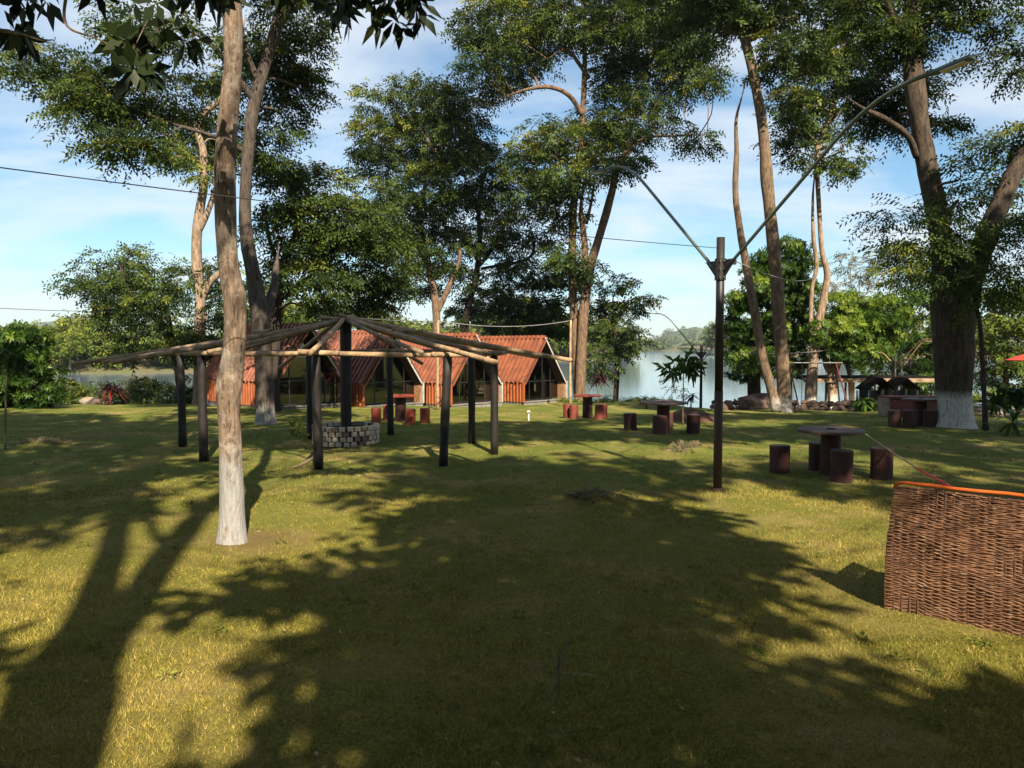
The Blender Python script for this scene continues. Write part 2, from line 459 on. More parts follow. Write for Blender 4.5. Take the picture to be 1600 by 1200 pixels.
def grid_sheet(name, xs, ys, m, kind='structure'):
    X, Y = np.meshgrid(xs, ys)
    Z = gz(X, Y)
    V = np.stack([X, Y, Z], -1).reshape(-1, 3)
    nx, ny = len(xs), len(ys)
    i = np.arange((ny - 1) * nx).reshape(ny - 1, nx)[:, :-1].ravel()
    F = np.stack([i, i + 1, i + nx + 1, i + nx], -1)
    o = np_mesh(name, V, F, m, smooth=True); o['kind'] = kind
    return o
xs = np.concatenate([np.linspace(-120, -17, 40)[:-1], np.linspace(-17, 17, 240), np.linspace(17, 120, 40)[1:]])
ys = np.concatenate([np.linspace(-60, 1, 24)[:-1], np.linspace(1, 40, 270), np.linspace(40, 70, 50)[1:]])
lawn = grid_sheet('lawn', xs, ys, 'turf')

WATER_Z = -1.8
w = MB().add([(-6000, 20, WATER_Z), (6000, 20, WATER_Z), (6000, 8000, WATER_Z), (-6000, 8000, WATER_Z)], [(0, 1, 2, 3)]).build('lake', 'lake_water')
w['kind'] = 'structure'

# opposite banks: low strips of land with a sloping shore
def bank(name, front, back_off, h=2.2):
    fr = spline([(x, y, 0) for x, y in front], 8)
    V, F = [], []
    for i, p in enumerate(fr):
        t = np.array(fr[min(i + 1, len(fr) - 1)]) - np.array(fr[max(i - 1, 0)])
        wob = 3.0 * math.sin(i * 1.7) + 2.0 * math.sin(i * 0.61)
        dirx, diry = 0.12, 1.0
        for (d, z) in ((-1 + wob * 0.4, -3.4), (3 + wob * 0.4, WATER_Z + 0.25), (10, WATER_Z + 1.2), (30, WATER_Z + h), (back_off, WATER_Z + h + 2)):
            V.append((p[0] + dirx * d, p[1] + diry * d, z))
    for i in range(len(fr) - 1):
        for k in range(4):
            a = i * 5 + k
            F.append((a, a + 5, a + 6, a + 1))
    o = MB().add(V, F).build(name, 'far_ground', smooth=True); o['kind'] = 'structure'
    return fr
bank_l = bank('opposite_bank', [(-420, 130), (-220, 98), (-120, 94), (-60, 112), (-20, 165), (10, 205), (30, 222), (38, 240)], 240)
bank_r = bank('opposite_bank', [(92, 330), (100, 285), (130, 262), (200, 255), (300, 240), (500, 220)], 260)
bank_f = bank('distant_shore', [(-900, 760), (-300, 720), (50, 700), (180, 680), (420, 720), (900, 700), (1800, 760)], 600)

def hill(name, cx, cy, rx, ry, h, seed):
    n = 40; V, F = [], []
    for j in range(n + 1):
        for i in range(n + 1):
            a, b = i / n * 2 - 1, j / n * 2 - 1
            r = min(1, math.hypot(a, b))
            z = (0.5 + 0.5 * math.cos(math.pi * r)) * h * (1 + 0.35 * mnoise.noise(Vector((a * 3 + seed, b * 3, 0)))) + 0.05 * h * mnoise.noise(Vector((a * 14, b * 14 + seed, 1))) * (1 - r)
            V.append((cx + a * rx, cy + b * ry, WATER_Z + z - 1))
    for j in range(n):
        for i in range(n):
            k = j * (n + 1) + i
            F.append((k, k + 1, k + n + 2, k + n + 1))
    o = MB().add(V, F).build(name, 'far_hill', smooth=True); o['kind'] = 'structure'
p = at(1090, 541, 1250); hill('wooded_hill', p.x, p.y + 80, 115, 90, 33, 3)
p = at(1040, 541, 1500); hill('low_hill', p.x, p.y + 100, 260, 120, 17, 8)
p = at(60, 541, 2600); hill('blue_hill', p.x, p.y, 700, 400, 80, 5)
p = at(-160, 541, 2600); hill('blue_hill', p.x, p.y, 600, 400, 90, 9)

# ------------------------------------------------------------------ foliage
def norm(a): return a / np.maximum(np.linalg.norm(a, axis=-1, keepdims=True), 1e-9)

def leaflets(B, E, N, l, w):
    """kite-shaped leaves: base B, direction E, leaf normal N (all (n,3)), length l, width w"""
    l = np.broadcast_to(np.asarray(l, float).reshape(-1, 1), (len(B), 1)); w = np.broadcast_to(np.asarray(w, float).reshape(-1, 1), (len(B), 1))
    S = norm(np.cross(E, N))
    M = B + E * l * 0.5
    sag = np.array([0, 0, -0.12]) * l
    return np.stack([B, M + S * w * 0.5, B + E * l + sag, M - S * w * 0.5], 1).reshape(-1, 3)

def quads(n): return np.arange(n * 4, dtype=np.int32).reshape(n, 4)

def make_fronds(P, D, L, m, l, w, rng, droop=0.25, roll=0.7):
    """feathery leaves: m leaflets on each side line of a stalk"""
    n = len(P)
    up = np.array([0, 0, 1.0]) + rng.normal(0, roll, (n, 3))
    S = norm(np.cross(D, up)); N = norm(np.cross(S, D))
    t = np.linspace(0.12, 1.0, m)
    side = np.where(np.arange(m) % 2 == 0, 1.0, -1.0)
    Lr = L * rng.uniform(0.7, 1.25, (n, 1, 1))
    B = P[:, None, :] + D[:, None, :] * (t[None, :, None] * Lr) + np.array([0, 0, -1.0]) * (droop * t[None, :, None] ** 2 * Lr)
    E = norm(D[:, None, :] * 0.55 + S[:, None, :] * side[None, :, None] * 0.8 + rng.normal(0, 0.16, (n, m, 3)) + np.array([0, 0, -0.22]))
    NN = np.broadcast_to(N[:, None, :], (n, m, 3)) + rng.normal(0, 0.25, (n, m, 3))
    return leaflets(B.reshape(-1, 3), E.reshape(-1, 3), norm(NN.reshape(-1, 3)), l * rng.uniform(0.75, 1.25, n * m), w * rng.uniform(0.8, 1.2, n * m)), n * m

def make_rosettes(P, D, m, l, w, rng, droop=0.35):
    """whorls of long leaves at twig ends"""
    n = len(P)
    a = rng.uniform(0, 6.28, (n, 1)) + np.linspace(0, 2 * math.pi, m, endpoint=False)[None, :]
    S = norm(np.cross(D, np.array([0, 0, 1.0]) + rng.normal(0, 0.3, (n, 3)))); T = np.cross(D, S)
    E = norm(D[:, None, :] * 0.35 + S[:, None, :] * np.cos(a)[..., None] + T[:, None, :] * np.sin(a)[..., None] + np.array([0, 0, -droop]) + rng.normal(0, 0.15, (n, m, 3)))
    B = np.broadcast_to(P[:, None, :], (n, m, 3)) + E * 0.02
    NN = norm(np.broadcast_to(D[:, None, :], (n, m, 3)) + rng.normal(0, 0.2, (n, m, 3)))
    return leaflets(B.reshape(-1, 3), E.reshape(-1, 3), NN.reshape(-1, 3), l * rng.uniform(0.7, 1.2, n * m), w * rng.uniform(0.8, 1.2, n * m)), n * m

def crown_mesh(clumps, mode, rng, leaf=(0.18, 0.075), cover=2.2, L=0.5, m=8, sub=1.0, yellow=0.10, flat=0.35):
    """clumps: rows (centre xyz, radii xyz, brightness). Returns verts, value per vertex and the tuft centres"""
    Vs, var, tufts = [], [], []
    l, w = leaf
    for (c, r, bias) in clumps:
        c, r = np.array(c), np.array(r)
        area = math.pi * r[0] * r[2]
        nleaf = int(1.25 * cover * area / (0.5 * l * w * 0.5))
        per = m
        nf = max(6, nleaf // per)
        ns = max(4, int(sub * 5.5 * (r[0] * r[1] * r[2]) ** 0.3333 * 2.2))
        q = norm(rng.normal(0, 1, (ns, 3))) * (rng.uniform(0.12, 1.0, (ns, 1)) ** 0.5)
        sc = c + q * r * np.array([1, 1, 0.95])
        rs = rng.uniform(0.28, 0.55, ns) * r.mean()
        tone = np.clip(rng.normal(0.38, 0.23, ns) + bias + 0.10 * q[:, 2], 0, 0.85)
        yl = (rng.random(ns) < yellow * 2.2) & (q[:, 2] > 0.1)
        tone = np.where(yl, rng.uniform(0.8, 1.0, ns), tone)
        wgt = rs ** 2; pick = rng.choice(ns, nf, p=wgt / wgt.sum())
        an = rng.uniform(0, 6.28, nf); rad = np.sqrt(rng.random(nf))
        off = np.stack([np.cos(an) * rad, np.sin(an) * rad, np.zeros(nf)], -1) * rs[pick][:, None]
        off[:, 2] = rng.normal(0, flat * 0.5, nf) * rs[pick] - 0.30 * rad ** 2 * rs[pick]
        P = sc[pick] + off
        outw = norm(P - c) * 0.5
        D = norm(np.stack([np.cos(an), np.sin(an), rng.uniform(-0.55, 0.25, nf)], -1) + outw + rng.normal(0, 0.25, (nf, 3)))
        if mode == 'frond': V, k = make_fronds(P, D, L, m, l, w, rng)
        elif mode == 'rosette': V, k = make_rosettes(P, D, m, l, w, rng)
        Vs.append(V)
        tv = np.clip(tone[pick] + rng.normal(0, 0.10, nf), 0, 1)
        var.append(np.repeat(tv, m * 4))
        tufts += [tuple(x) for x in sc[: max(3, ns // 3)]]
    return np.concatenate(Vs), np.concatenate(var), tufts

def branch_pts(a, b, rng, bow=0.12, n=6):
    a, b = np.array(a), np.array(b)
    d = np.linalg.norm(b - a)
    mid1 = a + (b - a) * 0.35 + rng.normal(0, bow * d * 0.5, 3) + np.array([0, 0, bow * d * 0.5])
    mid2 = a + (b - a) * 0.7 + rng.normal(0, bow * d * 0.5, 3) + np.array([0, 0, bow * d * 0.4])
    return spline([a, mid1, mid2, b], 3)

def build_tree(name, label, stems3, clumps3, bark, leafm, mode='frond', seed=1, cat='tree', group=None, trunk_n=12, jit=0.10, base=None, branches=True, br=0.05, twigs=3, crown_name='crown', **kw):
    """stems3: lists of rows (x, y, z, radius); clumps3: rows (centre, radii, brightness)"""
    rng = np.random.default_rng(seed)
    loc = Vector(base if base is not None else stems3[0][0][:3])
    T = thing(name, label, cat, loc)
    stem_pts = []
    for i, st in enumerate(stems3):
        P = spline([np.array(p) for p in st], 7)
        mb = MB()
        rr = [p[3] for p in P]
        if i:
            rr = [r * min(1, 0.15 + 0.85 * (len(rr) - 1 - q) / (0.35 * len(rr))) for q, r in enumerate(rr)]
        if i == 0:     # a root flare where the trunk meets the ground
            h0 = P[0][2]
            rr = [r * (1 + 0.35 * math.exp(-max(0, p[2] - h0) / 0.22)) for r, p in zip(rr, P)]
        mb.tube([Vector(p[:3]) - loc for p in P], rr, n=trunk_n, jit=jit, seed=seed * 3.1 + i * 7)
        mb.build('trunk' if i == 0 else 'limb', bark, T, smooth=True)
        stem_pts += [(p[:3], p[3]) for p in P[len(P) // 3 if i == 0 else 2:]]
    V, var, tufts = crown_mesh(clumps3, mode, rng, **kw)
    if branches:
        mb = MB()
        SP = np.array([p for p, _ in stem_pts]); SR = np.array([r for _, r in stem_pts])
        for (c, r, b) in clumps3:
            c = np.array(c)
            d = np.linalg.norm(SP - c, axis=1) + 0.8 * np.maximum(0, SP[:, 2] - c[2] + 0.2)
            k = int(np.argmin(d))
            r0 = min(br, SR[k] * 0.7)
            bp = branch_pts(SP[k], c, rng)
            mb.tube([Vector(x) - loc for x in bp], list(np.linspace(r0, r0 * 0.35, len(bp))), n=6, cap=False)
            rad = np.array(r)
            for t in range(twigs):
                e = c + norm(rng.normal(0, 1, (1, 3)))[0] * rad * rng.uniform(0.6, 0.95)
                s = bp[rng.integers(len(bp) // 2, len(bp))]
                tp = branch_pts(s, e, rng, 0.15)
                mb.tube([Vector(x) - loc for x in tp], list(np.linspace(r0 * 0.4, r0 * 0.12, len(tp))), n=5, cap=False)
        mb.build('branches', bark, T, smooth=True)['kind'] = 'stuff'
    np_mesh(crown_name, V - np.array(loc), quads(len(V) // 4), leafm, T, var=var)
    return T

def px_stem(rows):
    """rows (px, py, distance, radius in px) -> (x, y, z, radius in m)"""
    return [(*at(a, b, d), (r * (0.80 if d > 21.3 else 1.0)) * d / FPX) for (a, b, d, r) in rows]

def px_clumps(rows, D, seed, spread=1.2, squash=0.9):
    rng = np.random.default_rng(seed); out = []
    for row in rows:
        a, b, rx, ry = row[:4]
        bias = row[4] if len(row) > 4 else 0.0  # leaf tone: sunlit clumps are coloured lighter, shaded ones darker
        d = D + (row[5] if len(row) > 5 else rng.uniform(-spread, spread))
        c = at(a, b, d)
        rx, ry = rx * 1.06, ry * 1.08
        out.append((tuple(c), (rx * d / FPX, rx * d / FPX * squash, ry * d / FPX), bias))
    return out

def ground_base(px, py):
    return gp(px, py)

# --- the slender whitewashed tree in front
b = gp(364, 846); d = b.y
near_st = px_stem([(365, 848, d, 20), (362, 780, d, 18.5), (359, 690, d, 17), (357, 640, d, 17), (358, 597, d, 19.5), (365, 545, d, 16.5), (367, 470, d, 17), (357, 410, d, 15.5), (352, 300, d - 0.05, 15.5), (355, 200, d - 0.1, 15), (364, 100, d - 0.1, 14), (362, 0, d - .1, 14.5), (360, -120, d - 0.1, 13), (350, -330, d, 9), (345, -480, d, 4)])
near_st[0] = (b.x, b.y, b.z - 0.08, near_st[0][3])
near_cl = px_clumps([(300, -330, 170, 90), (450, -360, 170, 90), (370, -520, 180, 90), (200, -430, 140, 80), (560, -470, 140, 80), (380, -250, 110, 60), (480, -600, 150, 90), (250, -600, 150, 80)], d, 5, spread=1.1)
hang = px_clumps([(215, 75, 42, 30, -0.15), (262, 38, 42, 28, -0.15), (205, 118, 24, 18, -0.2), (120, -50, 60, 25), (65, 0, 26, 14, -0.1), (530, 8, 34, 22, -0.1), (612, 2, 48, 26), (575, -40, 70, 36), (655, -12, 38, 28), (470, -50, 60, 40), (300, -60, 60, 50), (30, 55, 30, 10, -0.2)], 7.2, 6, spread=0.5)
near_limbs = [px_stem([(358, -150, d, 7), (250, -200, d - 0.6, 6), (130, -120, d - 1.2, 4), (104, -10, d - 1.4, 2.6), (105, 40, d - 1.45, 2.2), (150, 60, d - 1.4, 1.8), (205, 85, d - 1.4, 1.2)]),
              px_stem([(360, -180, d, 7), (470, -160, d - 0.8, 5), (560, -80, d - 1.3, 3), (640, -20, d - 1.4, 1.4)]),
              px_stem([(250, -190, d - 0.6, 5), (40, -120, d - 1.3, 5), (-40, 20, d - 1.4, 4), (40, 55, d - 1.4, 2.5), (90, 70, d - 1.4, 1.2)])]
T_near = build_tree('shade_tree', 'slender tree with scaly tan bark and whitewashed foot, nearest the camera', [near_st] + near_limbs, near_cl + hang, 'bark_near', 'leaf_big', 'rosette', seed=21, trunk_n=22, jit=0.13, leaf=(0.24, 0.095), m=5, cover=1.1, br=0.03, twigs=3, yellow=0.03, flat=0.8)
kn = at(347, 596, d)
mb = MB(); kc = kn - Vector(T_near.location)
mb.tube([kc + Vector((0.10, 0, -0.03)), kc + Vector((0.02, -0.01, 0)), kc + Vector((-0.03, -0.02, 0.0))], [0.13, 0.085, 0.04], n=12, jit=0.25, seed=4)
mb.build('knot', 'bark_near', T_near, smooth=True)

# --- big leaning tree behind it with a grey foot
b = gp(416, 662); D2 = b.y
s0 = px_stem([(416, 664, D2, 19), (415, 620, D2, 17), (412, 560, D2, 17), (406, 490, D2, 18), (395, 430, D2, 14), (384, 360, D2, 12), (384, 290, D2, 11.5), (393, 190, D2, 11.5), (412, 110, D2, 11), (435, 30, D2, 10.5), (452, -60, D2, 9), (470, -180, D2, 5)])
s0[0] = (b.x, b.y, b.z - 0.1, s0[0][3])
limbs = [px_stem([(412, 500, D2, 11), (426, 455, D2 + 0.5, 8), (432, 415, D2 + 1.2, 5), (436, 380, D2 + 2.0, 3)]),
         px_stem([(405, 130, D2, 6), (385, 80, D2 - 0.3, 5), (375, 20, D2 - 0.5, 4)]),
         px_stem([(398, 160, D2, 7), (370, 120, D2 - 0.4, 6), (330, 70, D2 - 0.8, 5), (280, 40, D2 - 1, 3)]),
         px_stem([(388, 240, D2, 5), (340, 215, D2 - 0.3, 4), (260, 190, D2 + .2, 3), (160, 150, D2 + .4, 2), (60, 110, D2 + .4, 1.2)]),
         px_stem([(435, 30, D2, 6), (470, -10, D2, 5), (520, -60, D2, 4)])]
cl = px_clumps([(150, 130, 55, 38, 0.05), (85, 105, 60, 36), (25, 95, 40, 30), (210, 175, 55, 45), (270, 150, 50, 42, 0.15), (250, 215, 50, 34, -0.05), (190, 230, 40, 30), (130, 180, 45, 32),
                (420, 120, 42, 50, 0, 1.8), (462, 90, 40, 55, 0, 1.8), (440, 180, 45, 45, 0, 1.8), (478, 140, 26, 30, 0, 1.5), (410, 230, 36, 28, 0, 1.6), (230, 25, 45, 30), (170, 20, 28, 22), (465, 20, 40, 36, 0, 1.8), (300, 60, 36, 24), (500, 0, 30, 30), (420, -80, 90, 50), (300, -90, 90, 50)], D2, 8, spread=1.6)
build_tree('shade_tree', 'leaning grey-footed tree with spreading feathery crown at upper left, behind the slender one', [s0] + limbs, cl, 'bark_grey', 'leaf_feather', 'frond', seed=31, trunk_n=18, jit=0.14, leaf=(0.15, 0.058), cover=1.75, L=0.55, m=9, br=0.06, yellow=0.12)

# --- low dark crown right of it
b = gp(470, 640)
D3 = 27.5
s0 = px_stem([(428, 648, D3, 12), (430, 560, D3, 11), (432, 480, D3, 10), (440, 420, D3, 9), (465, 360, D3, 6), (480, 300, D3, 4)])
s0[0] = (s0[0][0], D3, gz1(s0[0][0], D3) - 0.1, s0[0][3])
limbs = [px_stem([(433, 470, D3, 7), (490, 430, D3, 5), (550, 400, D3, 3)]), px_stem([(440, 420, D3, 5), (420, 370, D3, 4), (412, 310, D3, 2.5)])]
cl = px_clumps([(440, 300, 45, 38), (490, 290, 42, 36), (525, 330, 50, 40), (560, 300, 36, 34, 0.1), (470, 360, 55, 40), (540, 390, 55, 42), (455, 420, 48, 38), (500, 440, 52, 38, -0.1), (560, 450, 48, 34, -0.1), (600, 420, 38, 40), (585, 360, 40, 40, 0.05), (430, 360, 36, 34), (430, 250, 28, 26), (495, 480, 30, 16)], D3, 12, spread=1.5)
build_tree('shade_tree', 'low broad dark tree hanging over the leftmost cabin', [s0] + limbs, cl, 'bark_dark', 'leaf_feather', 'frond', seed=33, trunk_n=12, leaf=(0.17, 0.066), cover=1.9, L=0.55, m=8, br=0.05, yellow=0.05)

# --- pale forked trunk at left
D4 = 34.0
s0 = px_stem([(312, 640, D4, 12), (312, 540, D4, 11), (313, 470, D4, 10), (307, 400, D4, 10), (310, 345, D4, 9), (318, 290, D4, 7.5), (318, 240, D4, 7), (309, 200, D4, 6), (322, 175, D4, 6), (348, 150, D4, 5), (375, 90, D4, 4), (380, 30, D4, 3)])
s0[0] = (s0[0][0], D4, gz1(s0[0][0], D4) - 0.2, s0[0][3])
limbs = [px_stem([(311, 360, D4, 6), (325, 330, D4, 5.5), (335, 300, D4, 5), (345, 260, D4, 4)]), px_stem([(314, 470, D4, 7), (325, 445, D4, 7), (345, 425, D4, 6), (370, 400, D4, 4)])]
cl = px_clumps([(305, 245, 36, 14, 0.3), (322, 275, 18, 26, 0.35), (265, 250, 28, 12, 0.1), (345, 430, 30, 40, -0.1), (330, 520, 60, 34, -0.15), (295, 545, 40, 30, -0.15), (360, 470, 30, 40, -0.15), (350, 120, 40, 30), (380, 60, 50, 40), (325, 190, 45, 40, -.05, 2.0), (300, 235, 45, 28, -.05, 2.0), (355, 235, 36, 30, -.05, 2.0)], D4, 14, spread=1.0)
build_tree('forked_tree', 'pale forked trunk rising behind the leftmost cabin at left', [s0] + limbs, cl, 'bark_pale', 'leaf_feather', 'frond', seed=35, leaf=(0.19, 0.075), cover=1.5, L=0.5, m=8, br=0.04, yellow=0.25)

# --- round-headed leaning tree on the left shore
D5 = 35.0
s0 = px_stem([(284, 625, D5, 8), (279, 580, D5, 8), (270, 545, D5, 8.5), (258, 515, D5, 8), (235, 488, D5, 6), (205, 460, D5, 4), (190, 420, D5, 2)])
s0[0] = (s0[0][0], D5, gz1(s0[0][0], D5) - 0.2, s0[0][3])
limbs = [px_stem([(270, 540, D5, 5), (262, 490, D5, 5), (255, 440, D5, 3)]), px_stem([(235, 488, D5, 4), (190, 480, D5, 3), (140, 450, D5, 2)])]
cl = px_clumps([(175, 412, 45, 24), (225, 425, 50, 34), (135, 435, 36, 18), (265, 450, 34, 34, 0.1), (190, 455, 50, 34), (240, 480, 48, 34), (195, 500, 36, 30, -0.05), (165, 480, 28, 30), (210, 540, 22, 24, -0.1), (110, 440, 26, 10), (210, 390, 10, 20), (285, 430, 22, 22, 0.2)], D5, 15, spread=1.3)
build_tree('shore_tree', 'round-headed tree leaning left on the shore, far left of the cabins', [s0] + limbs, cl, 'bark_dark', 'leaf_feather', 'frond', seed=36, leaf=(0.19, 0.072), cover=1.35, L=0.6, m=8, br=0.05, yellow=0.10)

# --- centre: two dark trees behind the cabins
D6 = 44.0
s0 = px_stem([(683, 600, D6, 9), (682, 520, D6, 8), (680, 470, D6, 7.5), (668, 410, D6, 6.5), (655, 340, D6, 5), (665, 280, D6, 4), (660, 200, D6, 3)])
s0[0] = (s0[0][0], D6, gz1(s0[0][0], D6) - 0.3, s0[0][3])
limbs = [px_stem([(682, 490, D6, 6), (705, 440, D6, 5.5), (718, 400, D6, 4), (720, 340, D6, 3)]), px_stem([(655, 340, D6, 4), (690, 300, D6, 3.5), (700, 240, D6, 2.5)]), px_stem([(700, 262, D6 - 2, 3.2), (675, 232, D6 - 2.2, 3.2), (668, 218, D6 - 2.2, 2.4), (655, 200, D6 - 2.2, 1.6)])]
cl = px_clumps([(615, 165, 42, 36, 0.18), (660, 150, 46, 32, 0.12), (700, 165, 42, 40), (590, 215, 36, 40, 0.12), (640, 215, 50, 38, 0.05), (695, 225, 48, 45, -0.05), (735, 190, 34, 45, -0.05), (610, 270, 45, 34), (665, 285, 55, 38, -0.08), (725, 275, 42, 48, -0.08), (610, 325, 42, 38, 0.06), (665, 350, 52, 40, -0.08), (640, 395, 42, 36, 0.0), (700, 390, 36, 36, -0.08), (600, 375, 34, 34), (650, 440, 40, 26, -0.1)], D6, 16, spread=1.8)
build_tree('tall_tree', 'tall dark tree with sunlit shoulder standing behind the middle cabins', [s0] + limbs, cl, 'bark_brown', 'leaf_feather', 'frond', seed=41, leaf=(0.22, 0.085), cover=1.85, L=0.6, m=8, br=0.07, yellow=0.10)
D6b = 46.0
s0 = px_stem([(722, 600, D6b, 8), (728, 500, D6b, 7), (742, 440, D6b, 6), (750, 380, D6b, 5), (748, 320, D6b, 4), (760, 260, D6b, 3)])
s0[0] = (s0[0][0], D6b, gz1(s0[0][0], D6b) - 0.3, s0[0][3])
limbs = [px_stem([(745, 420, D6b, 4), (775, 380, D6b, 3.5), (800, 330, D6b, 2.5)]), px_stem([(752, 420, D6b, 3), (830, 400, D6b, 3), (826, 340, D6b, 2)])]
cl = px_clumps([(770, 250, 36, 36), (760, 310, 42, 40, -0.05), (800, 330, 40, 42), (750, 370, 42, 38, -0.08), (805, 385, 40, 36, -0.05), (770, 430, 36, 24, -0.1), (720, 430, 30, 22, -0.05), (840, 420, 34, 26, -0.05)], D6b, 17, spread=1.5)
build_tree('tall_tree', 'thin dark tree in the gap between the two tallest crowns at centre', [s0] + limbs, cl, 'bark_dark', 'leaf_feather', 'frond', seed=42, leaf=(0.22, 0.085), cover=1.6, L=0.6, m=8, br=0.06, yellow=0.05)

# --- the highest crown, several stems from one foot right of the cabins
D7 = 38.5
s0 = px_stem([(906, 622, D7, 11), (908, 560, D7, 10), (913, 480, D7, 10), (922, 420, D7, 8.5), (938, 365, D7, 8), (955, 305, D7, 7.5), (962, 270, D7, 6), (985, 220, D7, 4)])
s0[0] = (s0[0][0], D7, gz1(s0[0][0], D7) - 0.2, s0[0][3])
limbs = [px_stem([(903, 620, D7 + .3, 8), (898, 520, D7 + .3, 8), (894, 420, D7 + .3, 8), (896, 330, D7 + .3, 7), (905, 250, D7 + .2, 6), (912, 150, D7, 5.5), (914, 60, D7, 5), (912, -40, D7, 4), (905, -140, D7, 2.5)]),
         px_stem([(913, 470, D7, 7), (914, 390, D7, 6.5), (908, 330, D7, 5), (912, 280, D7, 4)]),
         px_stem([(910, 180, D7, 5), (890, 150, D7 - .4, 4.5), (858, 136, D7 - .8, 4), (815, 142, D7 - 1, 3.2), (770, 160, D7 - 1.2, 2.2)]),
         px_stem([(920, 122, D7, 4.5), (905, 100, D7 - .5, 4), (885, 78, D7 - 1, 3.2), (855, 92, D7 - 1.2, 2)]),
         px_stem([(916, 350, D7, 3.5), (925, 310, D7, 3), (930, 270, D7, 2.5)]),
         px_stem([(960, 275, D7, 4), (1000, 220, D7, 3), (1060, 212, D7, 2.2), (1105, 210, D7, 1.5)])]
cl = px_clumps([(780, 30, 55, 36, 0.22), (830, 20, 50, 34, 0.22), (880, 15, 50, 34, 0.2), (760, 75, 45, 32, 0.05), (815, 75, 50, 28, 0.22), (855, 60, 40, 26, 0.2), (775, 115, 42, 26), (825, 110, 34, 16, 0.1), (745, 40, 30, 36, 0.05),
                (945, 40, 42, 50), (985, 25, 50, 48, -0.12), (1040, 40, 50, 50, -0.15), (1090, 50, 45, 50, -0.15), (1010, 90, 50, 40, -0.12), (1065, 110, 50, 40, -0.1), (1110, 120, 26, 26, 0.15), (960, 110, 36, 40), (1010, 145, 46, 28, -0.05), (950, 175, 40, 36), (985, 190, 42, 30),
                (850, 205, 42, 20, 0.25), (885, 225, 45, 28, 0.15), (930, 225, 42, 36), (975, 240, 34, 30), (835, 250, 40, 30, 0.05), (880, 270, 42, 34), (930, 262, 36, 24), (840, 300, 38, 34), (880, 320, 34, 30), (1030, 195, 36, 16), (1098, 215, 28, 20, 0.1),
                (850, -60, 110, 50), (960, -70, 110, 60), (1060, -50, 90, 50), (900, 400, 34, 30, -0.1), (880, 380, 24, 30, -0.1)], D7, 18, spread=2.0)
build_tree('tall_tree', 'many-stemmed tree with the highest crown, right of the cabins', [s0] + limbs, cl, 'bark_brown', 'leaf_feather', 'frond', seed=43, leaf=(0.21, 0.08), cover=1.7, L=0.6, m=8, br=0.06, yellow=0.10)
# --- dark thicket at the water below it
D8 = 43.0
def thicket(name, label, rows, D, seed, leafm, mode='frond', trunk=None, **kw):
    cl = px_clumps(rows, D, seed, spread=kw.pop('spread', 1.2))
    x, y = at(rows[0][0], 541, D).x, D
    z = min(gz1(x, y), 20)
    top = max(c[0][2] for c in cl)
    st = [(x, y, z - 0.3, 0.16), (x + 0.15, y, z + (top - z) * 0.4, 0.13), (x - 0.1, y + 0.1, z + (top - z) * 0.8, 0.06)]
    if trunk: st = px_stem(trunk)
    return build_tree(name, label, [st], cl, kw.pop('bark', 'bark_dark'), leafm, mode, seed=seed, **kw)
thicket('shore_tree', 'dark rounded tree behind the rightmost cabin roof', [(835, 470, 50, 34, -0.12), (790, 480, 45, 30, -0.12), (870, 500, 40, 36, -0.12), (745, 490, 40, 26, -0.12), (820, 515, 50, 24, -0.12), (875, 455, 40, 30, -0.1)], 48.0, 51, 'leaf_feather', leaf=(0.24, 0.10), cover=1.9)
thicket('shore_tree', 'loose-leaved tree overhanging the water with golden outer sprigs', [(960, 500, 34, 34, -0.05), (945, 545, 34, 34, -0.05), (975, 470, 30, 20, 0.1), (1012, 463, 24, 9, 0.35), (935, 460, 28, 34, -0.05), (990, 530, 20, 22, 0.1), (930, 580, 24, 24, -0.1), (965, 440, 24, 14, 0.05)], 41.0, 52, 'leaf_feather', leaf=(0.20, 0.09), cover=1.15, yellow=0.2)
thicket('shore_tree', 'dark leafy mass between the cabins and the tall middle tree', [(560, 470, 36, 30), (590, 490, 34, 26), (530, 480, 30, 34, 0.1), (480, 500, 34, 36, 0.05), (455, 485, 30, 30, 0.1)], 42.0, 53, 'leaf_feather', leaf=(0.22, 0.09), cover=1.4)

# --- twin bare trunks at right of the lake
D9 = 30.3; b = at(1222, 641, D9); b.z = gz1(b.x, D9)
s0 = px_stem([(1226, 643, D9, 13), (1224, 590, D9, 13), (1218, 500, D9, 12.5), (1210, 400, D9, 12), (1199, 290, D9, 11.5), (1193, 210, D9, 10), (1180, 130, D9, 9), (1165, 65, D9, 9), (1152, 20, D9, 8.5), (1140, -60, D9, 7), (1130, -180, D9, 4)])
s0[0] = (b.x + 0.1, b.y, b.z - 0.15, s0[0][3])
limbs = [px_stem([(1214, 642, D9 - .2, 10), (1203, 600, D9 - .2, 9.5), (1190, 550, D9 - .2, 9), (1178, 480, D9 - .2, 8.5), (1165, 410, D9 - .2, 7.5), (1155, 350, D9 - .2, 6.5), (1149, 300, D9 - .2, 6), (1151, 240, D9 - .2, 5.5), (1150, 190, D9 - .2, 5), (1158, 155, D9 - .2, 4), (1166, 126, D9 - .2, 2)]),
         px_stem([(1168, 62, D9, 6), (1185, 55, D9, 5.5), (1220, 30, D9 + .4, 4.5), (1262, -5, D9 + .8, 3.5)]),
         px_stem([(1160, 52, D9, 5), (1140, 50, D9, 4), (1115, 40, D9, 3)])]
cl = px_clumps([(1150, 5, 50, 34, -0.1), (1205, 10, 46, 34), (1250, 30, 46, 36), (1215, 75, 36, 26), (1110, 25, 45, 40, -0.1), (1070, 10, 50, 45, -0.12), (1280, 70, 36, 30), (1240, -50, 90, 40), (1130, -60, 90, 45), (1265, 105, 30, 20, 0.1), (1195, 105, 18, 18)], D9, 19, spread=1.6)
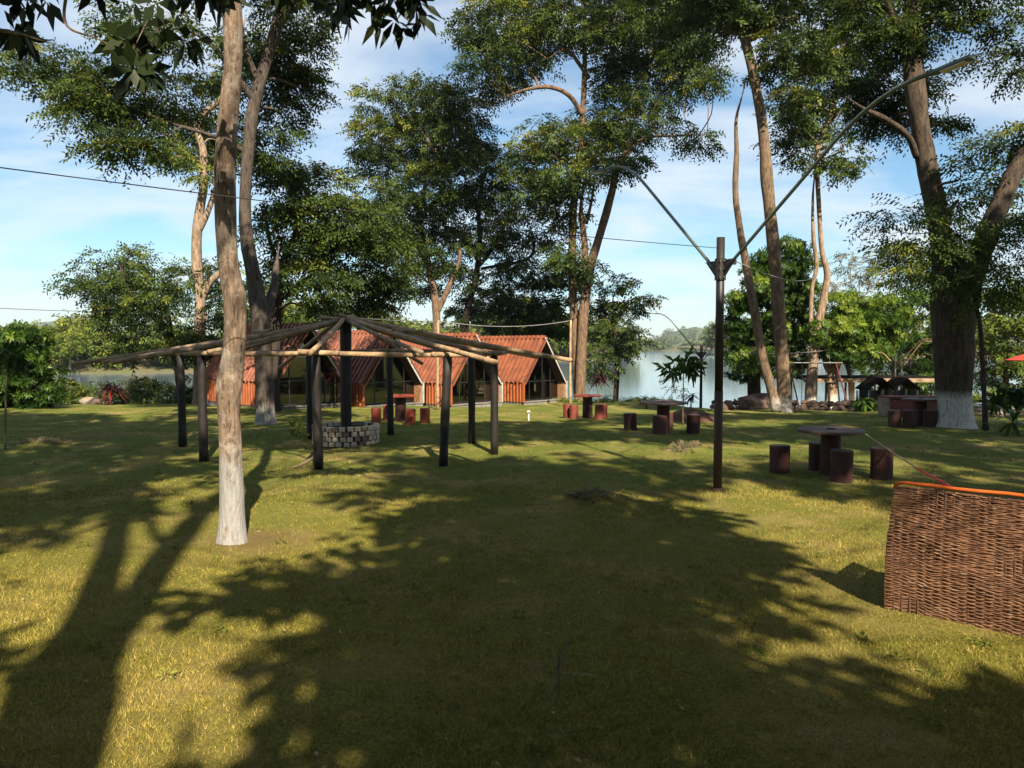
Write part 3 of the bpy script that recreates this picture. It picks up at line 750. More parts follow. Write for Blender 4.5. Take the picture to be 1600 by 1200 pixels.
build_tree('twin_trunk_tree', 'twin tan trunks from one foot beside the lamp pole, right stem bent', [s0] + limbs, cl, 'bark_twin', 'leaf_feather', 'frond', seed=45, trunk_n=14, leaf=(0.19, 0.08), cover=1.8, L=0.5, m=8, br=0.05, yellow=0.06)

# --- pale V-stemmed tree
D10 = 36.0
s0 = px_stem([(1266, 640, D10, 12), (1268, 600, D10, 11), (1272, 550, D10, 10), (1280, 500, D10, 8), (1290, 450, D10, 6.5), (1292, 425, D10, 6), (1284, 390, D10, 4.5), (1280, 330, D10, 4.2), (1277, 270, D10, 4.5), (1278, 235, D10, 6), (1292, 195, D10, 6), (1306, 150, D10, 5), (1312, 110, D10, 4.5), (1318, 50, D10, 3.5), (1322, -30, D10, 2.5)])
s0[0] = (s0[0][0], D10, gz1(s0[0][0], D10) - 0.2, s0[0][3])
limbs = [px_stem([(1270, 560, D10 - .1, 5), (1267, 500, D10 - .1, 4.2), (1269, 450, D10 - .1, 4), (1276, 415, D10 - .1, 4), (1271, 370, D10 - .1, 4), (1270, 310, D10 - .1, 4), (1275, 250, D10 - .05, 4)]),
         px_stem([(1305, 155, D10, 3.5), (1318, 135, D10, 3), (1324, 120, D10, 2)]), px_stem([(1290, 200, D10, 3), (1312, 175, D10, 2.5), (1330, 150, D10, 2)])]
cl = px_clumps([(1235, 150, 32, 34), (1265, 120, 36, 32), (1235, 195, 34, 30), (1270, 175, 34, 34, 0.05), (1240, 235, 28, 22, -0.05), (1320, 235, 28, 28, 0.2), (1300, 262, 26, 18, 0.05), (1265, 215, 28, 22), (1330, 150, 34, 36, -0.08), (1320, 60, 40, 40), (1290, 80, 34, 30), (1350, 100, 34, 36, -0.08), (1320, -30, 70, 50)], D10, 20, spread=1.3)
build_tree('slender_tree', 'pale slender tree with paired stems and a whitewashed foot, right of the twin trunks', [s0] + limbs, cl, 'bark_pale_white', 'leaf_feather', 'frond', seed=46, leaf=(0.20, 0.085), cover=1.6, L=0.5, m=8, br=0.05, yellow=0.05)

# --- mango trees by the lake
build_tree('mango_tree', 'dense dark round mango tree behind the lamp pole', [px_stem([(1180, 640, 38, 12), (1178, 590, 38, 12), (1182, 550, 38, 9), (1200, 500, 38, 7), (1205, 440, 38, 4)])],
    px_clumps([(1205, 415, 36, 34), (1235, 400, 36, 30), (1185, 460, 40, 40), (1230, 455, 44, 44, -0.1), (1160, 505, 32, 36, 0.05), (1200, 515, 46, 40), (1245, 510, 36, 40, -0.1), (1160, 560, 32, 32, 0.12), (1195, 570, 40, 24), (1240, 560, 26, 22, -0.1), (1255, 430, 26, 34)], 38, 22, spread=1.3),
    'bark_dark', 'leaf_mango', 'rosette', seed=47, leaf=(0.19, 0.064), m=8, cover=2.3, yellow=0.05, sub=1.7)
build_tree('mango_tree', 'sunlit round mango tree with a white-painted forked trunk', [px_stem([(1299, 640, 37, 11), (1300, 610, 37, 10), (1302, 580, 37, 10), (1312, 558, 37, 8), (1330, 530, 37, 6), (1340, 490, 37, 4)]), px_stem([(1301, 585, 37, 7), (1290, 565, 37, 6), (1300, 535, 37, 5)]), px_stem([(1331, 632, 38.5, 5), (1328, 585, 38.5, 5), (1322, 555, 38.5, 5), (1335, 520, 38.5, 3)])],
    px_clumps([(1315, 480, 34, 26, 0.12), (1350, 475, 38, 26, 0.15), (1385, 490, 28, 30, 0.1), (1300, 520, 28, 30, 0.15), (1345, 515, 48, 34, 0.22), (1385, 530, 26, 26, 0.2), (1355, 555, 36, 22, 0.2), (1320, 548, 34, 18, -0.1), (1330, 495, 40, 30, 0.25)], 36.5, 23, spread=0.7),
    'bark_pale_white', 'leaf_mango', 'rosette', seed=48, leaf=(0.19, 0.064), m=8, cover=2.3, yellow=0.3, sub=1.7)

# --- the massive tree at right
b = gp(1493, 668); D11 = b.y
s0 = px_stem([(1493, 672, D11, 33), (1492, 640, D11, 31), (1491, 590, D11, 32), (1491, 530, D11, 36), (1489, 470, D11, 36), (1478, 420, D11, 25), (1468, 360, D11, 20), (1455, 290, D11, 19), (1440, 210, D11, 17), (1428, 120, D11, 19), (1425, 40, D11, 17), (1428, -60, D11, 13), (1432, -200, D11, 7)])
s0[0] = (b.x, b.y, b.z - 0.15, s0[0][3])
limbs = [px_stem([(1500, 520, D11, 26), (1513, 450, D11, 22), (1533, 395, D11, 20), (1555, 335, D11, 18.5), (1580, 280, D11, 17), (1612, 225, D11, 15), (1660, 140, D11, 10), (1690, 20, D11, 6)]),
         px_stem([(1470, 420, D11, 9), (1478, 350, D11, 8), (1490, 320, D11, 6)]),
         px_stem([(1428, 100, D11, 11), (1412, 70, D11, 8), (1395, 30, D11 - .3, 7), (1380, -20, D11 - .5, 5)]),
         px_stem([(1432, 245, D11, 6), (1420, 215, D11 - .3, 5), (1390, 190, D11 - .6, 4.5), (1350, 170, D11 - .9, 3.5), (1320, 150, D11 - 1, 2)]),
         px_stem([(1430, 60, D11, 8), (1460, 20, D11, 6), (1500, -20, D11, 4)]),
         px_stem([(1492, 500, D11 - .45, 9), (1506, 440, D11 - .5, 8), (1500, 380, D11 - .5, 5)])]
cl = px_clumps([(1375, 200, 30, 30, -0.1, 2.5), (1400, 160, 36, 40, -0.1, 2.5), (1440, 150, 32, 45, -0.05, 2.5), (1370, 120, 34, 36, -0.1, 2.0), (1455, 200, 24, 30, 0.0, 2.5), (1370, 40, 44, 42), (1400, 70, 40, 36), (1450, 30, 46, 36), (1490, 10, 36, 26), (1345, 10, 36, 30),
                (1565, 85, 26, 22), (1592, 110, 30, 30), (1590, 25, 36, 28),
                (1560, 230, 30, 26), (1590, 215, 34, 30), (1585, 310, 34, 36), (1440, -90, 130, 60), (1580, -70, 110, 60),
                (1500, 280, 18, 34, 0.05), (1540, 290, 24, 22)], D11, 24, spread=1.0)
build_tree('shade_tree', 'massive dark forked tree with a white-painted foot at right', [s0] + limbs, cl, 'bark_big', 'leaf_feather', 'frond', seed=49, trunk_n=26, jit=0.14, leaf=(0.14, 0.055), cover=1.7, L=0.5, m=9, br=0.05, yellow=0.03)
# feathery young tree growing against it
D12 = D11 - 1.2
st = px_stem([(1540, 668, D12, 4), (1536, 580, D12, 3.5), (1530, 500, D12, 3), (1510, 420, D12, 2), (1500, 370, D12, 1.5)])
st[0] = (st[0][0], D12, gz1(st[0][0], D12) - .05, st[0][3])
cl = px_clumps([(1400, 325, 36, 10), (1425, 345, 40, 12, 0.05), (1375, 350, 24, 7), (1450, 375, 44, 16, 0.1), (1420, 385, 34, 14), (1470, 345, 30, 24, 0.15), (1485, 390, 34, 26, 0.05), (1545, 385, 40, 34, -0.05), (1575, 420, 34, 34, -0.05), (1510, 430, 34, 26), (1590, 380, 24, 40, -0.05), (1445, 420, 34, 20), (1540, 450, 40, 24), (1480, 305, 16, 16, 0.15)], D12, 25, spread=0.8)
build_tree('young_tree', 'young feathery tree whose fronds cross the massive trunk', [st], cl, 'bark_dark', 'leaf_feather', 'frond', seed=50, leaf=(0.13, 0.045), cover=1.25, L=0.75, m=14, br=0.025, yellow=0.08, flat=0.15)

# --- greenery closing the view at right
thicket('background_tree', 'yellow-green tree left of the massive trunk, beyond the terrace', [(1425, 420, 40, 36, 0.1), (1400, 395, 36, 26), (1445, 460, 30, 40, 0.1), (1430, 510, 36, 30), (1450, 560, 34, 36, -0.1), (1400, 560, 30, 36, -0.15), (1425, 600, 30, 24, -0.15)], 50, 61, 'leaf_bright', leaf=(0.28, 0.11), cover=1.5)
thicket('background_tree', 'bright yellow-green tree at the right edge behind the massive trunk', [(1570, 490, 50, 36, 0.05), (1595, 450, 40, 36), (1545, 530, 34, 34, 0.1), (1590, 545, 40, 30), (1620, 500, 50, 50), (1560, 580, 40, 24, -0.1), (1630, 590, 50, 30, -0.1)], 46, 62, 'leaf_bright', leaf=(0.26, 0.10), cover=1.6)
thicket('background_tree', 'grey-brown half-bare tree above the sunlit mango', [(1345, 425, 34, 22), (1375, 435, 26, 18), (1325, 405, 22, 14), (1300, 455, 30, 18)], 56, 63, 'leaf_pale', leaf=(0.26, 0.08), cover=0.55, bark='bark_pale')
thicket('background_tree', 'dark tree crown under the yellow-green one at right', [(1420, 480, 34, 30, -0.1), (1395, 540, 30, 34, -0.15), (1460, 530, 30, 40, -0.15), (1440, 590, 40, 24, -0.15)], 47, 64, 'leaf_mango', 'rosette', leaf=(0.3, 0.1), m=7, cover=1.5)

# --- bushes at the left edge
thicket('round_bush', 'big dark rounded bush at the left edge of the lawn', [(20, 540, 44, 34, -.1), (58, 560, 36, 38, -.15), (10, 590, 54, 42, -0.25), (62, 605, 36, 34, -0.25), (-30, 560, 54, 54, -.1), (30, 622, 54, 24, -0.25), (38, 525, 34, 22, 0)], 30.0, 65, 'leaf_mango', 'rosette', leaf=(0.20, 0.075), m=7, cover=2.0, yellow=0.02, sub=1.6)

# --- trees on the opposite bank, one shape in three kinds
def far_variant(seed, h, wd, leafm):
    rng = np.random.default_rng(seed)
    cl = []
    for i in range(8):
        a = rng.uniform(0, 6.28); r = rng.uniform(0, wd * 0.55)
        zz = h * rng.uniform(0.32, 0.86)
        rr = wd * rng.uniform(0.22, 0.38)
        cl.append(((math.cos(a) * r, math.sin(a) * r, zz), (rr, rr, rr * 0.7), rng.uniform(-0.1, 0.2)))
    V, var, _ = crown_mesh(cl, 'frond', rng, leaf=(0.85, 0.42), cover=1.35, L=1.4, m=6, yellow=0.12)
    mb = MB().tube([(0, 0, -0.5), (0.2, 0, h * 0.3), (-0.1, 0.2, h * 0.65)], [h * 0.028, h * 0.022, h * 0.008], n=7)
    return V, var, mb, leafm
variants = [far_variant(101, 11, 9, 'leaf_bright'), far_variant(102, 13, 8, 'leaf_far'), far_variant(103, 8.5, 10, 'leaf_bright'), far_variant(104, 10, 9, 'leaf_far')]
vmesh = []
def place_far(spots, label, group, sc=1.0):
    for i, (x, y, z, s, k) in enumerate(spots):
        key = k % len(variants)
        kind_ = ('broad yellow-green', 'tall mid-green', 'low wide yellow-green', 'rounded mid-green')[key]
        where = label
        if callable(label): where = label(x)
        T = thing('riverside_tree', kind_ + ' tree ' + where, 'tree', (x, y, z), group=kind_ + ' trees ' + where)
        T.rotation_euler.z = (i * 2.399) % 6.28
        T.scale = (s, s, s)
        if len(vmesh) <= key or vmesh[key] is None:
            while len(vmesh) <= key: vmesh.append(None)
            V, var, mb, lm = variants[key]
            cr = np_mesh('crown', V, quads(len(V) // 4), lm, T, var=var)
            tr = mb.build('trunk', 'bark_pale', T)
            vmesh[key] = (cr.data, tr.data)
        else:
            for nm, d_ in zip(('crown', 'trunk'), vmesh[key]):
                o = bpy.data.objects.new(nm, d_); C.objects.link(o); o.parent = T
rr = random.Random(5)
spots = []
bx_l, by_l = [p_[0] for p_ in bank_l], [p_[1] for p_ in bank_l]
for i in range(84):
    x = -158 + i * 2.34 + rr.uniform(-1.5, 1.5); off = rr.uniform(3, 9) if i % 2 else rr.uniform(9, 30)
    spots.append((x, float(np.interp(x, bx_l, by_l)) + off, WATER_Z + 0.6 + off * 0.05, rr.uniform(0.75, 1.1) * (1.0 if i % 2 else 1.2) * float(np.interp(x, [-60, -10], [0.68, 1.0])), rr.randrange(4)))
place_far(spots, lambda x: 'on the far bank at the left edge' if x < -92 else 'on the far bank behind the leaning shore tree' if x < -48 else 'on the far bank behind the cabins' if x < 0 else 'on the point left of the open water', None)
spots = []
for i in range(26):
    t = i / 25
    k = t * 0.62 * (len(bank_r) - 1); a = bank_r[int(k)]
    off = rr.uniform(5, 24)
    spots.append((a[0] + rr.uniform(-4, 4), a[1] + off, WATER_Z + 0.7, rr.uniform(0.8, 1.3), rr.choice((1, 3, 1))))
place_far(spots, lambda x: 'on the far bank behind the twin trunks' if x < 120 else 'on the far bank behind the sunlit mango' if x < 165 else 'on the far bank behind the massive trunk', None)
# the continuous wood on the most distant shore and on the hill
rng = np.random.default_rng(77)
cl = []
for i in range(150):
    x = rng.uniform(-120, 330); k = np.interp(x, [p_[0] for p_ in bank_f], [p_[1] for p_ in bank_f])
    s = rng.uniform(5, 9)
    cl.append(((x, k + rng.uniform(6, 30), WATER_Z + 1 + s * 0.6), (s * 1.1, s, s * 0.75), rng.uniform(-0.1, 0.1)))
hx = at(1090, 541, 1250)
for i in range(46):
    a, b_ = rng.uniform(-1, 1), rng.uniform(-1, 0.2)
    r = min(1, math.hypot(a, b_)); z = (0.5 + 0.5 * math.cos(math.pi * r)) * 33
    s = rng.uniform(5, 9)
    cl.append(((hx.x + a * 115, hx.y + 80 + b_ * 90, WATER_Z + z + s * 0.4), (s, s, s * 0.8), 0.0))
V, var, _ = crown_mesh(cl, 'frond', rng, leaf=(2.2, 1.3), cover=1.2, L=2.5, m=5, sub=0.35, yellow=0.05)
fw = np_mesh('distant_wood', V, quads(len(V) // 4), 'leaf_far', var=var)
tag(fw, 'low hazy wood along the most distant shore and hill', 'wood', kind='stuff')

# ------------------------------------------------------------------ the trees behind the camera whose shade lies on the lawn
COT = 1 / math.tan(SUN_EL)
def up_sun(P, h):
    """the point h metres up the sun ray that lands on ground point P"""
    return (P.x + SUN_H.x * h * COT, P.y + SUN_H.y * h * COT, P.z + h)
def shade(rows, h):
    out = []
    for (px, py, rx, ry) in rows:     # photo pixel, half width and half depth in metres on the ground
        P = gp(px, py)
        out.append((up_sun(P, h), (rx, ry * 0.8, min(rx, ry) * 0.45), 0.0))
    return out
# tall forked tree straight behind the camera: trunk, two stems, crown
def sun_stem(rows):
    out = []
    for (px, py, y, r) in rows:
        P = gp(px, py); h = (P.y - y) / (-SUN_H.y * COT)
        c = up_sun(P, h); out.append((c[0], c[1], c[2], r))
    return out
ya = -5.0
st = sun_stem([(55, 1195, ya, 0.36), (100, 1060, ya, 0.35), (148, 980, ya, 0.29), (152, 930, ya, 0.19), (168, 880, ya, 0.175), (182, 830, ya, 0.165), (195, 785, ya, 0.155), (210, 745, ya, 0.12)])
st = [(st[0][0] + 0.1, ya, -0.3, 0.48), (st[0][0] + 0.05, ya, 3.5, 0.41)] + st
lim = [sun_stem([(150, 1000, ya, 0.28), (205, 950, ya, 0.20), (245, 890, ya, 0.185), (285, 835, ya, 0.175), (328, 790, ya, 0.165), (370, 755, ya, 0.15), (400, 735, ya, .12)]),
       sun_stem([(262, 862, ya, 0.08), (240, 830, ya, 0.07), (232, 803, ya, 0.065), (240, 780, ya, 0.05)])]
# where the sun comes through between the crowns (photo pixel centre and half sizes of each patch of light on the lawn)
LIT = [(80, 1090, 160, 150), (255, 1090, 90, 60), (50, 868, 150, 75), (30, 965, 70, 70), (235, 875, 70, 90), (215, 803, 45, 20), (300, 802, 45, 20), (430, 868, 80, 30), (295, 960, 50, 55), (380, 962, 60, 22), (260, 1050, 60, 60), (225, 1130, 40, 70), (440, 1150, 70, 45), (340, 1035, 60, 18), (140, 970, 40, 60),
       (385, 775, 110, 130), (480, 835, 40, 16),
       (1050, 708, 180, 26), (900, 690, 70, 9), (1190, 772, 190, 22), (1330, 800, 90, 40), (1200, 812, 140, 14), (1300, 850, 110, 24), (1270, 905, 170, 36), (1370, 950, 190, 44), (1500, 1000, 230, 72), (1600, 1050, 140, 46), (1420, 880, 160, 60), (1180, 905, 50, 12), (1100, 1040, 26, 16), (1080, 1112, 22, 10), (1190, 990, 60, 14), (1250, 1020, 50, 12),
       (950, 782, 60, 11), (1000, 757, 70, 9), (535, 698, 65, 13), (560, 765, 80, 13), (520, 745, 50, 8), (560, 812, 36, 18), (570, 852, 34, 12), (700, 757, 34, 6), (545, 715, 40, 10), (860, 695, 60, 8), (520, 703, 100, 6), (640, 700, 60, 5), (650, 716, 40, 5), (790, 702, 60, 6),
       (740, 647, 220, 14), (560, 655, 80, 7), (300, 650, 160, 7), (120, 641, 140, 6), (80, 691, 100, 6), (190, 716, 50, 5), (400, 700, 40, 4), (230, 752, 40, 5), (1150, 661, 130, 6), (1250, 690, 70, 6), (1440, 731, 170, 9), (1400, 668, 80, 4), (1280, 652, 120, 5), (1560, 688, 60, 5), (1120, 690, 90, 8), (980, 665, 90, 6), (1340, 708, 60, 5), (1560, 655, 60, 4), (640, 860, 20, 8), (910, 870, 26, 7), (760, 1010, 16, 8), (620, 1060, 14, 10), (480, 1010, 24, 9)]
def project(x, y, z=0.0):
    dz_ = z - CAM_H
    f = y * math.cos(PITCH) - dz_ * math.sin(PITCH); v = (y * math.sin(PITCH) + dz_ * math.cos(PITCH)) / f
    return 800 + FPX * x / f, 600 - FPX * v
def canopy(y0, y1, x0f, x1f, step, r, h, seed):
    rg_ = random.Random(seed); out = []
    y = y0
    while y < y1:
        x = x0f(y) + rg_.uniform(0, step)
        while x < x1f(y):
            xx, yy = x + rg_.uniform(-.3, .3) * step, y + rg_.uniform(-.3, .3) * step
            z = gz1(xx, yy); px, py = project(xx, yy, z)
            gx_, gy_ = 0.30 * r * FPX / yy, 0.30 * r * FPX / yy * (CAM_H / yy)
            if not any(((px - a) / (c * .95 + gx_)) ** 2 + ((py - b2) / (d2 * .95 + gy_)) ** 2 < 0.9 + 0.25 * rg_.random() for (a, b2, c, d2) in LIT):
                hh = h * rg_.uniform(0.9, 1.1); rr2 = r * rg_.uniform(0.8, 1.2)
                out.append((up_sun(Vector((xx, yy, z)), hh), (rr2, rr2, rr2 * .5), 0.0))
            x += step
        y += step
    return out
clA = canopy(10.8, 28.0, lambda y: -0.72 * y - 1, lambda y: -0.02 * y, 1.2, 1.0, 15.0, 1)
build_tree('behind_camera_tree', 'tall forked tree known by its two-stemmed shadow on the lawn at left', [st] + lim, clA, 'bark_brown', 'leaf_shade', 'frond', seed=71, leaf=(0.46, 0.24), cover=2.4, L=0.5, m=5, yellow=0.0, br=0.02, twigs=0, sub=1.8, flat=0.6)
# broad lower tree just behind and to the right
clB = canopy(3.2, 10.8, lambda y: -0.72 * y - .5, lambda y: 0.72 * y + .5, 0.70, 0.60, 8.6, 2)
xb, yb = 2.9, -4.2
stB = [(xb, yb, -0.2, 0.30), (xb + 0.1, yb, 2.5, 0.26), (xb - 0.1, yb + .2, 5.0, 0.22), (xb - 0.2, yb + .5, 7.4, 0.12)]
build_tree('behind_camera_tree', 'broad tree behind the camera shading the middle of the lawn', [stB], clB, 'bark_brown', 'leaf_shade', 'frond', seed=72, leaf=(0.32, 0.17), cover=3.0, L=0.3, m=5, yellow=0.0, br=0.015, twigs=0, sub=2.4, flat=0.6)
# a third to the right, streaking the far lawn
clC = canopy(10.8, 29.0, lambda y: -0.02 * y, lambda y: 0.72 * y + 1, 1.25, 1.05, 15.5, 3)
def shade3(pts, h):
    return [(up_sun(Vector(p_), h), (r_, r_ * .8, r_ * .6), 0.0) for (*p_, r_) in pts]
tb, t2b = at(1493, 560, D11), at(410, 560, D2)
clC += shade3([(tb.x, tb.y, 2.0, 1.3), (tb.x, tb.y, 3.6, 1.3), (tb.x + .6, tb.y, 5.0, 1.2), (tb.x - .2, tb.y, .8, 1.1), (tb.x - .5, tb.y, 5.4, .9), (14.6, 31.5, .8, 1.1), (16.4, 31.8, .8, 1.1), (13.6, 26.8, .4, 1.0), (14.8, 26.8, .4, 1.0), (13.5, 35.3, .8, 1.1)], 13.0)  # unseen leaf clumps added to shade the massive trunk, frames and counter
xc, yc = 12.5, -1.0
stC = [(xc, yc, -0.2, 0.40), (xc, yc, 5, 0.34), (xc + .2, yc + .3, 10, 0.26), (xc - .2, yc + .8, 14, 0.12)]
build_tree('behind_camera_tree', 'tall tree right of the camera whose shade streaks the far lawn', [stC], clC, 'bark_brown', 'leaf_shade', 'frond', seed=73, leaf=(0.46, 0.24), cover=2.4, L=0.5, m=5, yellow=0.0, br=0.02, twigs=0, sub=1.8, flat=0.6)

# unseen close-set trees added farther behind to block low sky light
for i, (x_, y_, s_) in enumerate(((-22, -15, 1.1), (-16, -17, 1.15), (-10, -16, 1.1), (-4, -17, 1.15), (2, -16.5, 1.15), (8, -17, 1.1), (14, -16, 1.15), (20, -16, 1.1), (27, -12, 1.1), (-26, -8, 1.0), (31, -6, 1.1), (-30, -1, 1.0), (5, -22, 1.4), (-7, -23, 1.4), (15, -22, 1.4))):
    T = thing('behind_camera_tree', 'unseen leafy tree added far behind the camera to block sky light', 'tree', (x_, y_, gz1(x_, y_)), i * 1.7, group='unseen trees added to block sky light')
    T.scale = (s_, s_, s_)
    for nm, d_ in zip(('crown', 'trunk'), vmesh[i % len(vmesh)]):
        o = bpy.data.objects.new(nm, d_); C.objects.link(o); o.parent = T

# ------------------------------------------------------------------ grass
rng = np.random.default_rng(3)
def blades(n, d0, d1, hscale, wscale):
    k_ = 7; nt = n // k_
    d = (np.sqrt(d0) + (np.sqrt(d1) - np.sqrt(d0)) * rng.random(nt)) ** 2
    x = (rng.random(nt) * 2 - 1) * (0.80 * d + 1.2)
    n = nt * k_
    d = np.repeat(d, k_) + rng.normal(0, 0.022 * wscale, n); x = np.repeat(x, k_) + rng.normal(0, 0.022 * wscale, n)
    keep = (np.hypot(x + 3.05, d - 8.62) > 0.22 + 0.35 * rng.random(n))
    x, d = x[keep], d[keep]; n = len(x)
    z = gz(x, d)
    h = rng.uniform(0.014, 0.038, n) * hscale * (0.75 + 0.5 * (np.sin(x * 2.1 + 1) * np.sin(d * 1.7) > -0.2))
    wd = rng.uniform(0.003, 0.006, n) * wscale
    a = rng.uniform(0, 6.28, n); t = rng.normal(0, 0.55, (n, 2))
    B = np.stack([x, d, z - 0.004], -1)
    S = np.stack([np.cos(a), np.sin(a), np.zeros(n)], -1) * wd[:, None] * 0.5
    Tp = B + np.stack([t[:, 0] * h, t[:, 1] * h, h], -1)
    V = np.stack([B - S, B + S, Tp], 1).reshape(-1, 3)
    patch = np.sin(x * 0.9 + 2 * np.sin(d * 0.6)) * np.sin(d * 1.1 + np.sin(x * 1.3))
    var = np.clip(rng.normal(0.45, 0.2, n) + 0.22 * patch - 0.018 * np.clip(d - 11, 0, 12), 0, 1)
    dry = rng.random(n) < (0.10 * (d < 13) + 0.03 + 0.16 * np.clip(patch, 0, 1))
    var = np.where(dry, rng.uniform(0.85, 1, n), var)
    return V, np.repeat(var, 3)
V1, a1 = blades(440000, 2.4, 12, 1.0, 1.0)
V2, a2 = blades(150000, 10, 30, 1.15, 1.9)
V = np.concatenate([V1, V2]); a_ = np.concatenate([a1, a2])
g = np_mesh('grass', V, np.arange(len(V), dtype=np.int32).reshape(-1, 3), 'grass_blade', var=a_)
tag(g, 'short mown grass of the lawn', 'grass', kind='stuff')
# scattered fallen leaves and clippings
mat('dry_leaf', (0.32, 0.22, 0.11), (0.14, 0.09, 0.05), scale=3)
n = 700
d = (np.sqrt(2.6) + (np.sqrt(24) - np.sqrt(2.6)) * rng.random(n)) ** 2; x = (rng.random(n) * 2 - 1) * (0.8 * d + 1)
B = np.stack([x, d, gz(x, d) + 0.03], -1); a = rng.uniform(0, 6.28, n)
E = norm(np.stack([np.cos(a), np.sin(a), rng.normal(0.0, 0.3, n)], -1))
V = leaflets(B, E, norm(np.array([0, 0, 1.0]) + rng.normal(0, 0.4, (n, 3))), rng.uniform(0.02, 0.06, n), rng.uniform(0.01, 0.028, n))
tag(np_mesh('fallen_leaves', V, quads(n), 'dry_leaf'), 'small dry leaves scattered over the lawn', 'leaves', kind='stuff')

# weeds and longer tufts standing out of the mown grass
wc = []
for i in range(90):
    dd = (math.sqrt(4) + (math.sqrt(20) - math.sqrt(4)) * rng.random()) ** 2; xx = (rng.random() * 2 - 1) * .72 * dd; r_ = rng.uniform(.03, .07)
    wc.append(((xx, dd, gz1(xx, dd) + .02), (r_, r_, r_ * .35), 0.1))
V, var, _ = crown_mesh(wc, 'rosette', np.random.default_rng(5), leaf=(0.05, 0.014), m=6, cover=1.3, yellow=0.1)
tag(np_mesh('weeds', V, quads(len(V) // 4), 'leaf_bright', var=var), 'small low weeds dotted over the lawn', 'weeds', kind='stuff')
tc_ = []
for (mx, my, mh, mr) in MOUNDS[:3]:
    for i in range(14):
        a = rng.uniform(0, 6.28); q = rng.random() * mr * 1.1; xx, yy = mx + math.cos(a) * q, my + math.sin(a) * q
        tc_.append(((xx, yy, gz1(xx, yy) + .03), (.10, .10, .05), .2))
V, var, _ = crown_mesh(tc_, 'frond', np.random.default_rng(6), leaf=(0.09, 0.012), m=6, L=.08, cover=1.6, yellow=0.2)
tag(np_mesh('dry_clippings', V, quads(len(V) // 4), 'leaf_pale', var=var), 'dry grass clippings heaped on three low mounds in the lawn', 'clippings', kind='stuff')

# ------------------------------------------------------------------ object materials
mat('roof_rust', (0.215, 0.068, 0.029), (0.115, 0.036, 0.018), world=True, scale=2.2, rough=0.5, spots=((0.14, 0.04, 0.022), 3.0, 0.60))
mat('wall_rust', (0.28, 0.080, 0.025), (0.2, 0.055, 0.02), world=True, scale=3.0, rough=0.55)
mat('white_trim', (0.38, 0.36, 0.34), (0.26, 0.25, 0.24), scale=4, rough=0.6)
mat('dark_frame', (0.018, 0.017, 0.017), (0.012, 0.012, 0.012), scale=8, rough=0.4)
mat('soffit', (0.05, 0.03, 0.025), (0.035, 0.022, 0.018), scale=5, rough=0.8)
mat('inside_floor', (0.25, 0.16, 0.09), (0.16, 0.10, 0.06), scale=3, rough=0.6)
mat('inside_wall', (0.30, 0.16, 0.08), (0.2, 0.1, 0.05), scale=4, rough=0.8)
mat('concrete', (0.20, 0.19, 0.175), (0.12, 0.11, 0.10), scale=7, rough=0.9, bump=0.4)
mat('curtain', (0.35, 0.33, 0.30), (0.24, 0.22, 0.2), scale=6, rough=0.95)
mat('post_black', (0.014, 0.010, 0.009), (0.006, 0.005, 0.005), scale=3, rough=0.65, bump=0.5, bscale=10, stretch=(6, 6, 0.6))
mat('pole_wood', (0.38, 0.26, 0.15), (0.17, 0.115, 0.07), scale=4, rough=0.85, bump=0.5, bscale=14, stretch=(1.5, 1.5, 1.5), spots=((0.12, 0.08, 0.05), 5.0, 0.62))
mat('pole_wood_grey', (0.27, 0.195, 0.125), (0.11, 0.08, 0.052), scale=4, rough=0.9, bump=0.5, bscale=14)
mat('paving_block', (0.58, 0.52, 0.43), (0.38, 0.32, 0.25), scale=5, rough=0.95, bump=0.6, bscale=25, spots=((0.17, 0.13, 0.09), 7.0, 0.60))
mat('paving_block_dark', (0.30, 0.22, 0.15), (0.15, 0.11, 0.08), scale=6, rough=0.95, bump=0.6, bscale=25)
mat('ash_soil', (0.055, 0.045, 0.035), (0.03, 0.025, 0.02), scale=12, rough=1.0, bump=0.8)
mat('red_concrete', (0.17, 0.032, 0.02), (0.10, 0.022, 0.015), scale=5, rough=0.7, bump=0.3, bscale=20, spots=((0.10, 0.035, 0.025), 6.0, 0.62))
mat('orange_sunlit_red', (0.27, 0.045, 0.018), (0.18, 0.03, 0.014), scale=5, rough=0.65, bump=0.25, bscale=20, spots=((0.3, 0.05, 0.02), 5.0, 0.64))  # tables' and stools' red paint coloured as in full sun; orange on the low wall
mat('shaded_red_concrete', (0.065, 0.022, 0.016), (0.034, 0.013, 0.011), scale=6, rough=0.75, bump=0.35, bscale=22)  # the same red paint with shade put into its colour
mat('table_top', (0.085, 0.052, 0.045), (0.048, 0.03, 0.026), scale=5, rough=0.6, bump=0.2, bscale=30)
mat('lamp_pole', (0.02, 0.016, 0.014), (0.01, 0.009, 0.009), scale=2, rough=0.5, stretch=(4, 4, 0.5))
mat('lamp_pole_brown', (0.075, 0.04, 0.028), (0.04, 0.022, 0.017), scale=4, rough=0.7, stretch=(4, 4, 0.7), bump=0.3)
mat('lamp_arm', (0.14, 0.17, 0.145), (0.07, 0.09, 0.075), scale=2, rough=0.4, metallic=0.3)
mat('lamp_lens', (0.55, 0.55, 0.52), (0.45, 0.45, 0.43), scale=5, rough=0.3)
mat('cable_black', (0.02, 0.02, 0.02), rough=0.6)
mat('cable_grey', (0.25, 0.25, 0.25), rough=0.6)
mat('wicker', (0.19, 0.095, 0.050), (0.075, 0.034, 0.019), scale=14, rough=0.55, stretch=(1, 1, 1), spots=((0.26, 0.17, 0.11), 16.0, 0.62))
mat('wicker_stake', (0.12, 0.065, 0.045), (0.06, 0.03, 0.022), scale=10, rough=0.7)
mat('orange_cushion', (0.55, 0.11, 0.014), (0.42, 0.08, 0.012), scale=8, rough=0.9)
